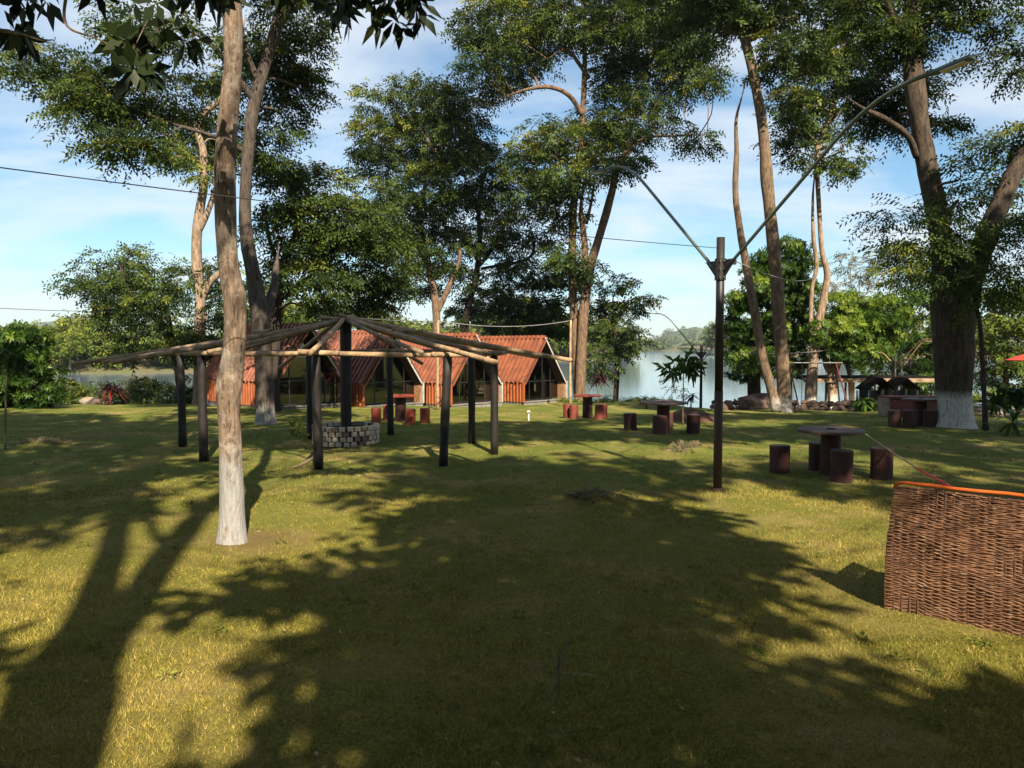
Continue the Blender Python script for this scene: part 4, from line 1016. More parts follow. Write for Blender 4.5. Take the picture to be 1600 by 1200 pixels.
mat('ribbon_red', (0.60, 0.03, 0.03), (0.5, 0.02, 0.025), scale=9, rough=0.6)
mat('rope_tan', (0.42, 0.32, 0.16), (0.28, 0.2, 0.1), scale=20, rough=0.9)
mat('stone', (0.10, 0.065, 0.05), (0.045, 0.03, 0.025), scale=3, rough=0.95, bump=0.7, bscale=9)
mat('stone_pale', (0.28, 0.23, 0.18), (0.15, 0.12, 0.095), scale=3, rough=0.95, bump=0.6, bscale=9)
mat('soil_red', (0.10, 0.05, 0.03), (0.06, 0.03, 0.02), scale=5, rough=1.0, bump=0.9, bscale=18)
mat('sand', (0.62, 0.42, 0.26), (0.48, 0.31, 0.19), scale=2, rough=1.0)
mat('brick_red', (0.18, 0.055, 0.045), (0.11, 0.035, 0.03), scale=6, rough=0.9, bump=0.4)
mat('mortar', (0.15, 0.09, 0.075), rough=1.0)
mat('dead_wood', (0.40, 0.31, 0.23), (0.22, 0.16, 0.12), scale=4, rough=0.95, bump=0.5)
mat('parasol_red', (0.45, 0.04, 0.02), (0.38, 0.035, 0.016), scale=4, rough=0.8)
mat('swing_red', (0.13, 0.022, 0.02), (0.09, 0.016, 0.015), scale=6, rough=0.5)
mat('yellow_paint', (0.6, 0.36, 0.04), rough=0.6)
mat('white_paint', (0.8, 0.78, 0.74), rough=0.5)
mat('stem_green', (0.12, 0.11, 0.05), (0.07, 0.07, 0.03), scale=9, rough=0.8)

def glass_material():
    m, n, l, b = new_mat('window_glass')
    gl = n.new('ShaderNodeBsdfGlossy'); gl.inputs['Roughness'].default_value = 0.01; gl.inputs['Color'].default_value = (0.9, 0.95, 0.95, 1)
    tr = n.new('ShaderNodeBsdfTransparent'); tr.inputs['Color'].default_value = (0.48, 0.52, 0.52, 1)
    fr = n.new('ShaderNodeFresnel'); fr.inputs['IOR'].default_value = 1.9
    mx = n.new('ShaderNodeMixShader'); l.new(fr.outputs[0], mx.inputs[0]); l.new(tr.outputs[0], mx.inputs[1]); l.new(gl.outputs[0], mx.inputs[2])
    l.new(mx.outputs[0], n['Material Output'].inputs['Surface'])
glass_material()

# ------------------------------------------------------------------ cabins
# local axes: x = from the front gable backwards along the ridge, y = across the gable (left to right as seen), z up
def corrugate(p0, px_, pu, nrib, amp, nrm):
    """ribbed sheet: p0 corner, px_ along the ribs' spacing direction, pu along each rib, ribs raised along nrm"""
    V, F = [], []
    prof = []
    for i in range(nrib):
        for (t, hh) in ((0.0, 0), (0.45, 0), (0.58, 1), (0.87, 1)):
            prof.append(((i + t) / nrib, hh))
    prof.append((1.0, 0))
    for (t, hh) in prof:
        a = Vector(p0) + Vector(px_) * t + Vector(nrm) * (amp * hh)
        V.append(a); V.append(a + Vector(pu))
    for i in range(len(prof) - 1):
        F.append((2 * i, 2 * i + 2, 2 * i + 3, 2 * i + 1))
    return V, F

def cabin(label, x, y, z, W=3.1, Hh=3.3, He=1.08, Ln=6.0, Lw=5.6, phi=44.0, mirror_inside=0.0, part_seed=0):
    # local x axis points back along the ridge; local y points right-and-away
    ang = math.pi - R(phi)
    # ridge dir (-cos, sin): rotation of local x by (180-phi); local y then is rot+90 -> must be flipped
    T = thing('cabin', label, 'cabin', (x, y, z), ang, group='row of cabins')
    def L(a, b, c): return Vector((a, -b, c))       # b>0 goes right-and-away
    ov = 0.0
    # base slab
    MB().box(L(Lw / 2 + 0.05, W / 2, -0.10), (Lw + 0.1, W - 0.02, 0.50)).build('base_slab', 'concrete', T)
    # side walls, ribbed
    for b, out in ((0.0, -1), (W, 1)):
        V, F = corrugate(L(0.10, b, 0.155), L(Lw - 0.2, 0, 0) - L(0, 0, 0), Vector((0, 0, He - 0.16)), 26, 0.05, L(0, out, 0))
        MB().add(V, F).build('side_wall', 'wall_rust', T)
        MB().box(L(Lw / 2, b - out * 0.04, 0.61), (Lw - 0.2, 0.06, 0.90)).build('wall_lining', 'inside_wall', T)
    # roof slopes, ribbed, with a dark lining below
    half = W / 2
    for sgn, b0 in ((-1, -0.03), (1, W + 0.03)):
        eave = L(0, b0, He - 0.02); apex = L(0, half, Hh)
        slope = apex - eave
        across = L(Ln, 0, 0)
        nrm = slope.cross(across).normalized()
        if nrm.z < 0: nrm = -nrm
        V, F = corrugate(eave, across, slope, 21, 0.10, nrm)
        MB().add(V, F).build('roof_sheet', 'roof_rust', T)
        q = [eave - nrm * 0.05, eave + across - nrm * 0.05, apex + across - nrm * 0.05, apex - nrm * 0.05]
        q2 = [p - nrm * 0.07 for p in q]
        MB().add(q + q2, [(0, 1, 2, 3), (7, 6, 5, 4), (0, 4, 5, 1), (1, 5, 6, 2), (2, 6, 7, 3), (3, 7, 4, 0)]).build('roof_lining', 'soffit', T)
        # white verge board on the front edge
        d = slope.normalized()
        a0, a1 = eave - nrm * 0.10, apex - nrm * 0.10
        pr = [a0 + L(-0.03, 0, 0), a1 + L(-0.03, 0, 0)]
        w_ = nrm * 0.040
        f0 = L(-0.03, 0, 0); f1 = L(0.05, 0, 0)
        P = [a0 - w_ + f0, a1 - w_ + f0, a1 + w_ + f0, a0 + w_ + f0]; Pb = [p - f0 + f1 for p in P]
        Pb = [a0 - w_ + L(-0.005, 0, 0), a1 - w_ + L(-0.005, 0, 0), a1 + w_ + L(-0.005, 0, 0), a0 + w_ + L(-0.005, 0, 0)]
        MB().add(P + Pb, [(0, 1, 2, 3), (7, 6, 5, 4), (0, 4, 5, 1), (1, 5, 6, 2), (2, 6, 7, 3), (3, 7, 4, 0)]).build('verge_board', 'white_trim' if sgn > 0 else 'roof_rust', T)
        # white corner board down to the slab
        bb = 0.0 if sgn < 0 else W
        MB().box(L(0.03, bb - 0.02 * sgn * -1 if sgn < 0 else bb + 0.02, (He + 0.14) / 2), (0.10, 0.09, He - 0.16)).build('corner_board', 'white_trim' if sgn > 0 else 'wall_rust', T)
    # ridge cap
    V = [L(-0.02, half - 0.16, Hh - 0.10), L(-0.02, half, Hh + 0.03), L(-0.02, half + 0.16, Hh - 0.10)]
    V += [v + L(Ln + 0.02, 0, 0) for v in V]
    MB().add(V, [(0, 1, 4, 3), (1, 2, 5, 4)]).build('ridge_cap', 'roof_rust', T)
    # recessed glazed gable
    gx = 0.55
    def zr(b):      # underside of roof at b across
        k = min(b, W - b)
        return He + (Hh - He) * (k / half) - 0.17
    fr = MB()
    def bar(a, c, t=0.03):
        fr_ = MB(); fr_.tube([a, c], t, n=4); fr_.build('glazing_bar', 'dark_frame', T)
    zb = 0.17
    cols = [0.06, W * 0.30, W * 0.60, W * 0.80, W - 0.06]
    for b in cols: bar(L(gx, b, zb), L(gx, b, zr(b) - 0.02))
    bar(L(gx, 0.06, He + 0.02), L(gx, W - 0.06, He + 0.02)); bar(L(gx, 0.06, zb + 0.03), L(gx, W - 0.06, zb + 0.03), 0.035)
    bar(L(gx, 0.06, zr(0.06)), L(gx, half, zr(half) - 0.02)); bar(L(gx, half, zr(half) - 0.02), L(gx, W - 0.06, zr(W - 0.06)))
    for i in range(4):
        b0, b1 = cols[i] + 0.03, cols[i + 1] - 0.03
        MB().add([L(gx, b0, zb + .06), L(gx, b1, zb + .06), L(gx, b1, He - 0.01), L(gx, b0, He - 0.01)], [(0, 1, 2, 3)]).build('pane', 'window_glass', T)
        if i == 1:   # the upper pane under the ridge has a peak
            pts = [L(gx, b0, He + .05), L(gx, b1, He + .05), L(gx, b1, zr(b1) - .03), L(gx, half, zr(half) - .06), L(gx, b0, zr(b0) - .03)]
        else:
            pts = [L(gx, b0, He + .05), L(gx, b1, He + .05), L(gx, b1, max(He + .06, zr(b1) - .03)), L(gx, b0, max(He + .06, zr(b0) - .03))]
        MB().add(pts, [tuple(range(len(pts)))]).build('pane', 'window_glass', T)
    # inside: floor, back wall, bed
    MB().box(L(Lw / 2 + 0.4, W / 2, 0.17), (Lw - 1.2, W - 0.2, 0.02)).build('inside_floor', 'inside_floor', T)
    bw = [L(Lw - .15, 0.08, 0.16), L(Lw - .15, W - 0.08, 0.16), L(Lw - .15, W - 0.08, He), L(Lw - .15, half, Hh - 0.2), L(Lw - .15, 0.08, He)]
    MB().add(bw, [(0, 1, 2, 3, 4)]).build('back_wall', 'inside_wall', T)
    MB().box(L(Lw - 1.4, W / 2 - 0.3, 0.40), (1.9, 1.4, 0.42)).build('bed', 'curtain', T)
    MB().box(L(gx + 0.18, W * 0.90, 0.62), (0.06, 0.42, 0.86)).build('curtain', 'curtain', T)
    # porch edge strip
    MB().box(L(0.02, W / 2, 0.16), (0.12, W - 0.12, 0.05)).build('porch_edge', 'concrete', T)
    return T
cabin('leftmost rust-red cabin, mostly hidden behind the grey-footed trunk', -8.75, 28.2, -0.22, W=3.1, part_seed=1)
cabin('rust-red cabin second from left, straight behind the pole shelter\'s centre post', -6.05, 31.3, -0.42, part_seed=2)
cabin('rust-red cabin third from left, with a shrub shadow on its roof', -2.62, 33.3, -0.52, part_seed=3)
cabin('rightmost rust-red cabin of the row, beside the many-stemmed tree', 0.58, 36.3, -0.60, part_seed=4)

# ------------------------------------------------------------------ open pole shelter
GC = gp(540, 694); GC = Vector((GC.x - 0.02, GC.y + 0.15, 0)); GC.z = gz1(GC.x, GC.y)
G = thing('pole_shelter', 'unfinished round shelter frame of poles radiating from a black centre post', 'shelter', GC)
rnd = random.Random(3)
def log(a, b, r0, r1, name, m, parent, origin, seed=0, n=9, bow=0.02):
    a, b = Vector(a), Vector(b); k = 7; P = []; rr_ = []
    for i in range(k):
        t = i / (k - 1)
        p = a.lerp(b, t) + Vector((math.sin(t * 3.1 + seed) * bow, math.cos(t * 4 + seed) * bow, -math.sin(t * 3.1416) * bow * 1.2))
        P.append(p - Vector(origin)); rr_.append((r0 + (r1 - r0) * t) * (1 + 0.06 * math.sin(t * 13 + seed * 2)))
    return MB().tube(P, rr_, n=n, jit=0.08, seed=seed).build(name, m, parent, smooth=True)
top = GC + Vector((0, 0, 2.2 + (541 - 503) / FPX * GC.y))
top.z = at(540, 503, GC.y).z
log((GC.x + 0.0, GC.y, GC.z - 0.05), (GC.x + 0.02, GC.y, top.z), 0.135, 0.125, 'centre_post', 'post_black', G, GC, 1, n=12, bow=0.0)
post_px = [(285, 698), (318, 721), (498, 733), (693, 728), (773, 710), (737, 693), (610, 680), (486, 686)]
PT = []
for i, (a, b_) in enumerate(post_px):
    q = gp(a, b_); ztop = at(a, 556, q.y).z
    ztop = 2.03 + rnd.uniform(-0.03, 0.03)
    r = 0.085 if i not in (0, 1) else 0.09
    log((q.x, q.y, q.z - 0.08), (q.x + rnd.uniform(-.03, .03) + (0.06 if i == 3 else 0), q.y, ztop), r, r * 0.92, 'post', 'post_black', G, GC, i * 1.3, n=10, bow=0.006)
    PT.append(Vector((q.x, q.y, ztop)))
order = [0, 1, 2, 3, 4, 5, 6, 7]
for i in range(8):       # ring beams on the post heads
    a, b_ = PT[i], PT[(i + 1) % 8]
    d = (b_ - a).normalized()
    log(a - d * 0.35 + Vector((0, 0, 0.06)), b_ + d * 0.45 + Vector((0, 0, 0.05)), 0.05, 0.043, 'ring_beam', 'pole_wood' if i in (1, 2, 3) else 'pole_wood_grey', G, GC, i + 5)
over = [2.2, 1.7, 0.95, 1.75, 1.75, 1.5, 1.3, 1.3]
for i in range(8):       # rafters from the centre post over the ring and beyond
    p = PT[i]; h = Vector((p.x - GC.x, p.y - GC.y, 0)); dist = h.length; h.normalize()
    z1 = p.z + 0.16; sl = (top.z + 0.02 - z1) / dist
    Lg = dist + over[i]
    s = GC + h * 0.10; e = GC + h * Lg
    log((s.x, s.y, top.z + 0.03 - sl * 0.1 + 0.02 * i), (e.x, e.y, top.z + 0.03 - sl * Lg + 0.01), 0.052, 0.044, 'rafter', 'pole_wood' if i in (2, 3, 4, 5) else 'pole_wood_grey', G, GC, i * 2 + 1)
for k, (i, j, f) in enumerate(((0, 1, 0.5), (1, 2, 0.25), (3, 4, 0.45), (4, 5, 0.5), (2, 3, 0.75), (5, 6, 0.5), (7, 0, 0.5))):   # lighter poles between the rafters
    p = PT[i].lerp(PT[j], f); h = Vector((p.x - GC.x, p.y - GC.y, 0)); dist = h.length; h.normalize()
    sl = (top.z - (p.z + 0.14)) / dist; Lg = dist + (0.5 if k not in (0,) else 1.6)
    s = GC + h * 0.25; e = GC + h * Lg
    log((s.x, s.y, top.z - sl * 0.25 + 0.05), (e.x, e.y, top.z - sl * Lg + 0.02), 0.042, 0.037, 'rafter', 'pole_wood_grey', G, GC, k * 1.7 + 2)
for i in (0, 3, 5):      # short purlins half way up
    a, b_ = GC.lerp(PT[i], 0.55), GC.lerp(PT[(i + 1) % 8], 0.55)
    zz = top.z + (PT[i].z + 0.16 - top.z) * 0.55 + 0.11
    log((a.x, a.y, zz), (b_.x, b_.y, zz), 0.04, 0.036, 'purlin', 'pole_wood_grey', G, GC, i + 0.4)
log((top.x - 0.55, top.y - 0.1, top.z + 0.10), (top.x + 0.30, top.y + 0.06, top.z + 0.08), 0.045, 0.04, 'cap_pole', 'pole_wood_grey', G, GC, 3.3)
log((top.x - 0.10, top.y - 0.4, top.z + 0.16), (top.x + 0.10, top.y + 0.45, top.z + 0.14), 0.04, 0.035, 'cap_pole', 'pole_wood_grey', G, GC, 4.3)
q = gp(465, 731); log((PT[2].x, PT[2].y, 0.28), (q.x - 0.1, q.y - 0.05, 0.02), 0.03, 0.02, 'brace', 'pole_wood_grey', G, GC, 6.1)

# ring of paving blocks round the centre post
RR = 0.70
S = thing('block_ring', 'low round ring of pale paving blocks at the shelter\'s centre post', 'fire ring', GC)
bm_v = MB()
bx_, by_, bz_ = 0.150, 0.12, 0.098
MBk = MB().box((0, 0, 0), (bx_ * 0.86, by_, bz_), taper=0.94)
MBk2 = MB().box((0, 0, -bz_ * 0.3), (bx_ * 0.92, by_ * 1.06, bz_ * 0.5), taper=1.0)
blk = None; blkd = None
nb = 28
for c in range(4):
    for k in range(nb):
        a = 2 * math.pi * (k + 0.5 * (c % 2)) / nb + rnd.uniform(-.012, .012)
        if rnd.random() < 0.03 and c == 3: continue
        dark = rnd.random() < 0.22
        if (blkd if dark else blk) is None:
            o = MB().box((0, 0, 0), (bx_ * 0.87, by_, bz_), taper=0.93).build('block', 'paving_block_dark' if dark else 'paving_block', S)
            bv = o.modifiers.new('bevel', 'BEVEL'); bv.width = 0.008; bv.segments = 1
            if dark: blkd = o
            else: blk = o
        else:
            o = (blkd if dark else blk).copy(); C.objects.link(o); o.parent = S
        o.location = (RR * math.cos(a) * rnd.uniform(.985, 1.015), RR * math.sin(a) * rnd.uniform(.985, 1.015), 0.055 + c * 0.112)
        o.rotation_euler = (rnd.uniform(-.04, .04), rnd.uniform(-.05, .05), a - math.pi / 2 + rnd.uniform(-.06, .06))
MB().lathe([(RR + 0.02, -0.05), (RR + 0.02, 0.40), (RR - 0.04, 0.42), (RR - 0.05, 0.26), (0.3, 0.22), (0.0, 0.24)], n=28, capb=False, capt=False).build('filling', 'ash_soil', S)

# ------------------------------------------------------------------ round tables with log stools
def table_set(px, py_base, top_r, h, stools, label, sl, m_ped, m_top, m_st, group, st_h=0.47, st_r=0.175, D=None):
    P = gp(px, py_base)
    T = thing('round_table', label, 'table', P, group='round pedestal tables')
    MB().lathe([(0.19, -0.05), (0.175, 0.02), (0.16, h - 0.06), (0.165, h - 0.055)], n=20).build('pedestal', m_ped, T, smooth=False)
    tp = MB().lathe([(top_r - 0.03, h - 0.055), (top_r, h - 0.045), (top_r, h - 0.012), (top_r - 0.015, h)], n=36).build('table_top', m_top, T)
    MB().lathe([(0.075, h), (0.075, h + 0.014), (0.06, h + 0.02)], n=14).build('centre_cap', m_ped, T)
    for (sx, sy), lab in zip(stools, sl):
        Q = gp(sx, sy)
        k = 1 + 0.04 * math.sin(sx)
        s = MB().lathe([(st_r * 1.02, -0.06), (st_r, 0.03), (st_r * 0.98, st_h * 0.5), (st_r, st_h * k - 0.02), (st_r * 0.95, st_h * k)], n=22)
        o = s.build('log_stool', m_st, None); o.location = Q; o.rotation_euler = (0.03 * math.sin(sx * 3), 0.03 * math.cos(sx * 2), sx)
        o.data.materials.append(MATS['table_top']); o.data.polygons[len(o.data.polygons) - 1].material_index = 1
        tag(o, lab, 'stool', 'stools round the pedestal tables')
table_set(1297, 741, 0.55, 0.78, [(1218, 738), (1279, 734), (1314, 752), (1377, 748)], 'largest dark round table, on the lawn right of the lamp pole',
          ['dark stool left of the near round table, closest to the lamp pole', 'dark stool close behind the near round table\'s pedestal', 'shaded red stool in front of the near round table', 'dark stool right of the near round table, toward the woven seat'], 'shaded_red_concrete', 'table_top', 'shaded_red_concrete', 'near', st_h=0.50)
table_set(1036, 676, 0.60, 0.80, [(985, 672), (1030, 678), (1042, 670), (1083, 677)], 'brown round table before the lake, left of the lamp pole',
          ['shaded red stool at the left end of the lakeside table', 'shaded red stool in front of the lakeside table', 'shaded red stool tucked behind the lakeside table', 'shaded red stool at the right of the lakeside table, by the thin sapling'], 'shaded_red_concrete', 'table_top', 'shaded_red_concrete', 'lake')
table_set(626, 658, 0.45, 0.80, [(588, 661), (606, 656), (641, 664), (664, 661)], 'orange-red round table before the second cabin',
          ['red stool left of the orange-red table', 'red stool behind the orange-red table', 'red stool in front of the orange-red table', 'bright orange sunlit stool right of the orange-red table'], 'shaded_red_concrete', 'orange_sunlit_red', 'orange_sunlit_red', 'cabin', st_h=0.46, st_r=0.15)
table_set(918, 653, 0.50, 0.78, [(887, 653), (897, 654), (936, 655), (942, 652)], 'small red round table at the foot of the many-stemmed tree',
          ['orange-red stool leftmost at the small red table', 'dark stool second from left at the small red table', 'red stool right of the small red table', 'dark stool rightmost at the small red table'], 'shaded_red_concrete', 'red_concrete', 'red_concrete', 'tree', st_r=0.15)
table_set(1438, 666, 0.50, 0.80, [(1398, 667), (1421, 668), (1452, 667)], 'brown round table left of the massive trunk, before the brick counter',
          ['dark stool leftmost before the brick counter', 'dark stool second from left before the brick counter', 'dark stool half behind the massive trunk'], 'shaded_red_concrete', 'table_top', 'shaded_red_concrete', 'right')

# ------------------------------------------------------------------ lamp poles with two arms
LP = gp(1121, 767)
def lamp_pole(label, P, H, arms, r=0.068, big=True, ma='lamp_arm', mtop='lamp_pole'):
    T = thing('lamp_pole', label, 'lamp pole', P, group='two-armed lamp poles')
    lean = 0.0
    MB().tube([(0, 0, -0.1), (0, 0, H * 0.40)], r * 1.06, n=14).build('pole_foot', 'lamp_pole_brown' if big else mtop, T, smooth=True)
    MB().tube([(0, 0, H * 0.40), (0, 0, H)], r, n=14).build('pole', mtop, T, smooth=True)
    MB().lathe([(r * 1.6, -0.08), (r * 1.5, 0.03), (r * 1.25, 0.05)], n=14).build('footing', 'lamp_pole_brown', T)
    hb = H - 0.42 * (H / 3.85)
    MB().tube([(0, 0, hb - 0.22), (0, 0, hb + 0.10)], r * 1.35, n=14).build('sleeve', mtop, T, smooth=False)
    if big:
        for k in range(3):
            for s_ in (-1, 1): MB().tube([(s_ * .03, -r * 1.30, hb - .18 + k * .12), (s_ * .03, -r * 1.30 - .03, hb - .18 + k * .12)], .011, n=6).build('bolt', 'lamp_arm', T)
    for (tipx, tipy, tipz) in arms:
        d = Vector((tipx, tipy, 0)); Lh = d.length; d.normalize()
        pts = []
        for i in range(15):
            t = i / 14
            # straight rise that bends flat near the tip
            k = t if t < 0.6 else 0.6 + (t - 0.6) * (1 - 0.55 * (t - 0.6) / 0.4)
            kk = k / (0.6 + 0.4 * 0.45)
            pts.append(d * (r + Lh * t) + Vector((0, 0, hb - 0.10 + (tipz - hb + 0.10) * kk)))
        A = MB().tube(pts, [0.025 if big else 0.026] * 15, n=10).build('arm', ma, T, smooth=True)
        # gusset plate
        s = Vector((-d.y, d.x, 0)) * 0.008
        g_ = [d * r * 1.2 + Vector((0, 0, hb - 0.2)), d * r * 1.2 + Vector((0, 0, hb + 0.08)), d * 0.34 + Vector((0, 0, hb + 0.08))]
        MB().add([p + s for p in g_] + [p - s for p in g_], [(0, 1, 2), (5, 4, 3), (0, 3, 4, 1), (1, 4, 5, 2), (2, 5, 3, 0)]).build('gusset', mtop, T)
        # flat lamp head
        e, e0 = pts[-1], pts[-3]
        v = (e - e0).normalized(); rot = v.to_track_quat('X', 'Z').to_matrix()
        hl = 0.46 if big else 0.3
        H_ = MB().box(e + v * hl * 0.42, (hl, 0.11, 0.032), M=rot).build('lamp_head', ma, T)
        MB().box(e + v * hl * 0.5 - Vector((0, 0, 0.032)), (hl * 0.6, 0.10, 0.012), M=rot).build('lens', 'lamp_lens', H_)
    return T
tl, tr_ = at(948, 264, LP.y + 3.0), at(1452, 116, LP.y - 3.0)
Hp = at(1131, 371, LP.y).z - LP.z
near_lamp = lamp_pole('tall dark lamp pole with two long rising arms, on the open lawn', LP, Hp, [tuple(tl - LP), tuple(tr_ - LP)], r=0.062)
MB().box((0.20, 0, Hp - 0.36), (0.07, 0.05, 0.09)).box((0.12, 0, Hp - 0.37), (0.12, 0.02, 0.02)).build('cable_clamp', 'dark_frame', near_lamp)
P = gp(1095, 634.5); P.y = 36.0; P = Vector((at(1095, 634, 36.0).x, 36.0, gz1(at(1095, 634, 36.0).x, 36.0)))
t1, t2 = at(1026, 490, 37.5), at(1128, 505, 35.0)
lamp_pole('distant thin lamp pole with two arms standing before the lake', P, at(1096, 540, 36).z - P.z, [tuple(t1 - P), tuple(t2 - P)], r=0.065, big=False)
P = Vector((at(1397, 640, 33.5).x, 33.5, 0)); P.z = gz1(P.x, P.y)
t1, t2 = at(1376, 551, 34.5), at(1450, 530, 32.0)
lamp_pole('pale-armed lamp pole behind the terrace roof, left of the massive trunk', P, at(1397, 555, 33.5).z - P.z, [tuple(t1 - P), tuple(t2 - P)], r=0.05, big=False, ma='pole_wood')
P = Vector((at(1407, 640, 39).x, 39, 0)); P.z = gz1(P.x, P.y)
t1, t2 = at(1390, 560, 39.5), at(1448, 533, 38)
lamp_pole('second pale-armed lamp pole just behind the first one on the terrace', P, at(1407, 560, 39).z - P.z, [tuple(t1 - P), tuple(t2 - P)], r=0.05, big=False, ma='pole_wood')

# cables
def cable(label, a, b_, sag, r, m='cable_black', n=24):
    a, b_ = Vector(a), Vector(b_)
    pts = [a.lerp(b_, t) - Vector((0, 0, sag * 4 * t * (1 - t))) for t in [i / n for i in range(n + 1)]]
    o = MB().tube(pts, r, n=5).build('overhead_cable', m, smooth=True)
    return tag(o, label, 'cable')
pole_top = LP + Vector((0, 0, Hp - 0.16))
cable('black cable running from the near lamp pole up across the sky to the left', pole_top, (-11.5, -0.2, 3.9), 0.22, 0.005)
cable('thin cable from the near lamp pole away to the pale slender tree', LP + Vector((0.22, 0, Hp - 0.35)), at(1275, 432, 35.9), 0.25, 0.010, 'cable_grey')
cable('thin cable crossing the far left sky above the shore', at(-30, 480, 30), at(330, 486, 33.9), 0.1, 0.012)
LPost1, LPost2 = gp(684, 641), gp(891, 639)
LPost1.y = 31.2; LPost1.x = at(684, 600, 31.2).x; LPost1.z = gz1(LPost1.x, LPost1.y)
LPost2.y = 34.5; LPost2.x = at(891, 600, 34.5).x; LPost2.z = gz1(LPost2.x, LPost2.y)
for P_, ty, lab in ((LPost1, 500, 'slim sunlit wooden post before the third cabin'), (LPost2, 500, 'slim sunlit wooden post at the right end of the cabins')):
    zt = at(800, ty, P_.y).z
    o = log((P_.x, P_.y, P_.z - .1), (P_.x + .03, P_.y, zt), 0.062, 0.05, 'wooden_post', 'pole_wood', None, (0, 0, 0), P_.x)
    tag(o, lab, 'post', 'slim wooden posts')
z1, z2 = at(800, 501, LPost1.y).z, at(800, 501, LPost2.y).z
cable('pale cable from the shelter\'s peak to the first wooden post', top + Vector((0, 0, 0.12)), (LPost1.x, LPost1.y, z1), 0.05, 0.011, 'cable_grey')
cable('pale sagging cable between the two wooden posts above the cabin roofs', (LPost1.x, LPost1.y, z1), (LPost2.x, LPost2.y, z2), 0.25, 0.014, 'cable_grey')
cable('low cable between the tree trunks at right of the lake', at(1130, 548, 31), at(1300, 546, 36), 0.15, 0.012, 'cable_grey')

# ------------------------------------------------------------------ woven seat seen from behind
A = gp(1382, 951); Bq = gp(1600, 997)
dv = (Bq - A); dv.z = 0; dv.normalize()
back = Vector((-dv.y, dv.x, 0))
if back.y < 0: back = -back
WS = thing('woven_seat', 'brown woven seat seen from behind with an orange top edge, lower right', 'seat', (A.x, A.y, A.z))
Wd, Hb = 1.95, 1.06
def weave_panel(o0, along, Lw_, H_, outn, name, seed, lean=0.0, bulge=0.03, lean_l=0.06):
    """rows of strands running over and under upright stakes"""
    mb = MB(); ms = MB()
    rows = int(H_ / 0.0150); rg = random.Random(seed)
    stake = 0.06
    nst = int(Lw_ / stake)
    V, F = [], []
    k = nst * 4
    for r_ in range(rows):
        z = 0.012 + r_ * (H_ - 0.02) / rows
        ph = (r_ % 2) * math.pi
        drift = [rg.uniform(-1, 1) for _ in range(nst + 2)]
        th = rg.uniform(0.0058, 0.0086)
        base = len(V)
        x0 = lean_l * (z / H_) ** 2
        for i in range(k + 1):
            t = i / k; s = x0 + t * (Lw_ - x0); si = s / stake
            wav = math.sin(si * math.pi + ph)
            a0 = int(si); fr_ = si - a0
            dz = (drift[a0] * (1 - fr_) + drift[min(a0 + 1, nst)] * fr_) * 0.0045 + 0.020 * mnoise.noise(Vector((s * 2.3, z * 2.1, seed))) + 0.010 * mnoise.noise(Vector((s * 10, z * 5, seed + 3)))
            off = 0.0036 * wav * (1 + mnoise.noise(Vector((s * 4, z * 6, seed + 5.0)))) + bulge * math.sin(math.pi * min(1, z / H_)) + 0.012 * mnoise.noise(Vector((s * 3.0, z * 2.6, seed + 9.0)))
            thk = th * (1 + 0.3 * mnoise.noise(Vector((s * 15, z * 40, seed))))
            c = o0 + along * s + outn * off + Vector((0, 0, z + dz))
            for (cu, cv) in ((0.9, 0), (0.35, 1.0), (-0.7, 0.7), (-0.7, -0.7), (0.35, -1.0)):
                V.append(c + outn * (thk * 0.8 * cu) + Vector((0, 0, thk * 1.05 * cv)))
        for i in range(k):
            for j in range(5):
                a = base + i * 5 + j; b_ = base + i * 5 + (j + 1) % 5
                F.append((a, b_, b_ + 5, a + 5))
    mb.add(V, F)
    o = mb.build(name, 'wicker', WS, smooth=True); o['kind'] = 'stuff'
    for i in range(nst + 1):
        s = 0.012 + i * (Lw_ - 0.02) / nst
        ms.tube([o0 + along * max(s, 0.012), o0 + along * max(s, lean_l + 0.02) + outn * bulge * 0.9 + Vector((0, 0, H_ * 0.5)), o0 + along * max(s, lean_l + 0.012) + Vector((0, 0, H_ - 0.01))], 0.008, n=5, cap=False)
    o2 = ms.build('stakes', 'wicker_stake', WS); o2['kind'] = 'stuff'
    return o
zero = Vector((0, 0, 0))
weave_panel(zero, dv, Wd, Hb, -back, 'back_weave', 3)
weave_panel(zero + back * 0.05, back, 0.78, 0.66, -dv, 'arm_weave', 5, bulge=0.015, lean_l=0.0)
weave_panel(dv * Wd + back * 0.05, back, 0.78, 0.66, dv, 'arm_weave', 6, bulge=0.015, lean_l=0.0)
weave_panel(zero + back * 0.83, dv, Wd, 0.40, back, 'front_weave', 7, bulge=0.01, lean_l=0.0)
ang = math.atan2(dv.y, dv.x); Mz = Matrix.Rotation(ang, 3, 'Z')
mb = MB().box(dv * (Wd / 2 + 0.05) + back * 0.03 + Vector((0, 0, Hb * 0.5)), (Wd - 0.16, 0.035, Hb - 0.04), M=Mz)
mb.build('back_core', 'wicker_stake', WS)
MB().box(dv * Wd / 2 + back * 0.44 + Vector((0, 0, 0.20)), (Wd - 0.06, 0.70, 0.38), M=Mz).build('seat_core', 'wicker_stake', WS)
c_ = MB().box(dv * Wd / 2 + back * 0.44 + Vector((0, 0, 0.455)), (Wd - 0.10, 0.66, 0.11), M=Mz).build('seat_cushion', 'orange_cushion', WS)
bv = c_.modifiers.new('bevel', 'BEVEL'); bv.width = 0.04; bv.segments = 3
mb = MB()
pts = [dv * 0.05 + Vector((0, 0, Hb - 0.03)), dv * 0.065 + Vector((0, 0, Hb + 0.0)), dv * 0.11 + Vector((0, 0, Hb + 0.018))] + [dv * (0.15 + (Wd - 0.2) * i / 10) + Vector((0, 0, Hb + 0.018 + 0.004 * math.sin(i * 1.9))) for i in range(1, 11)]
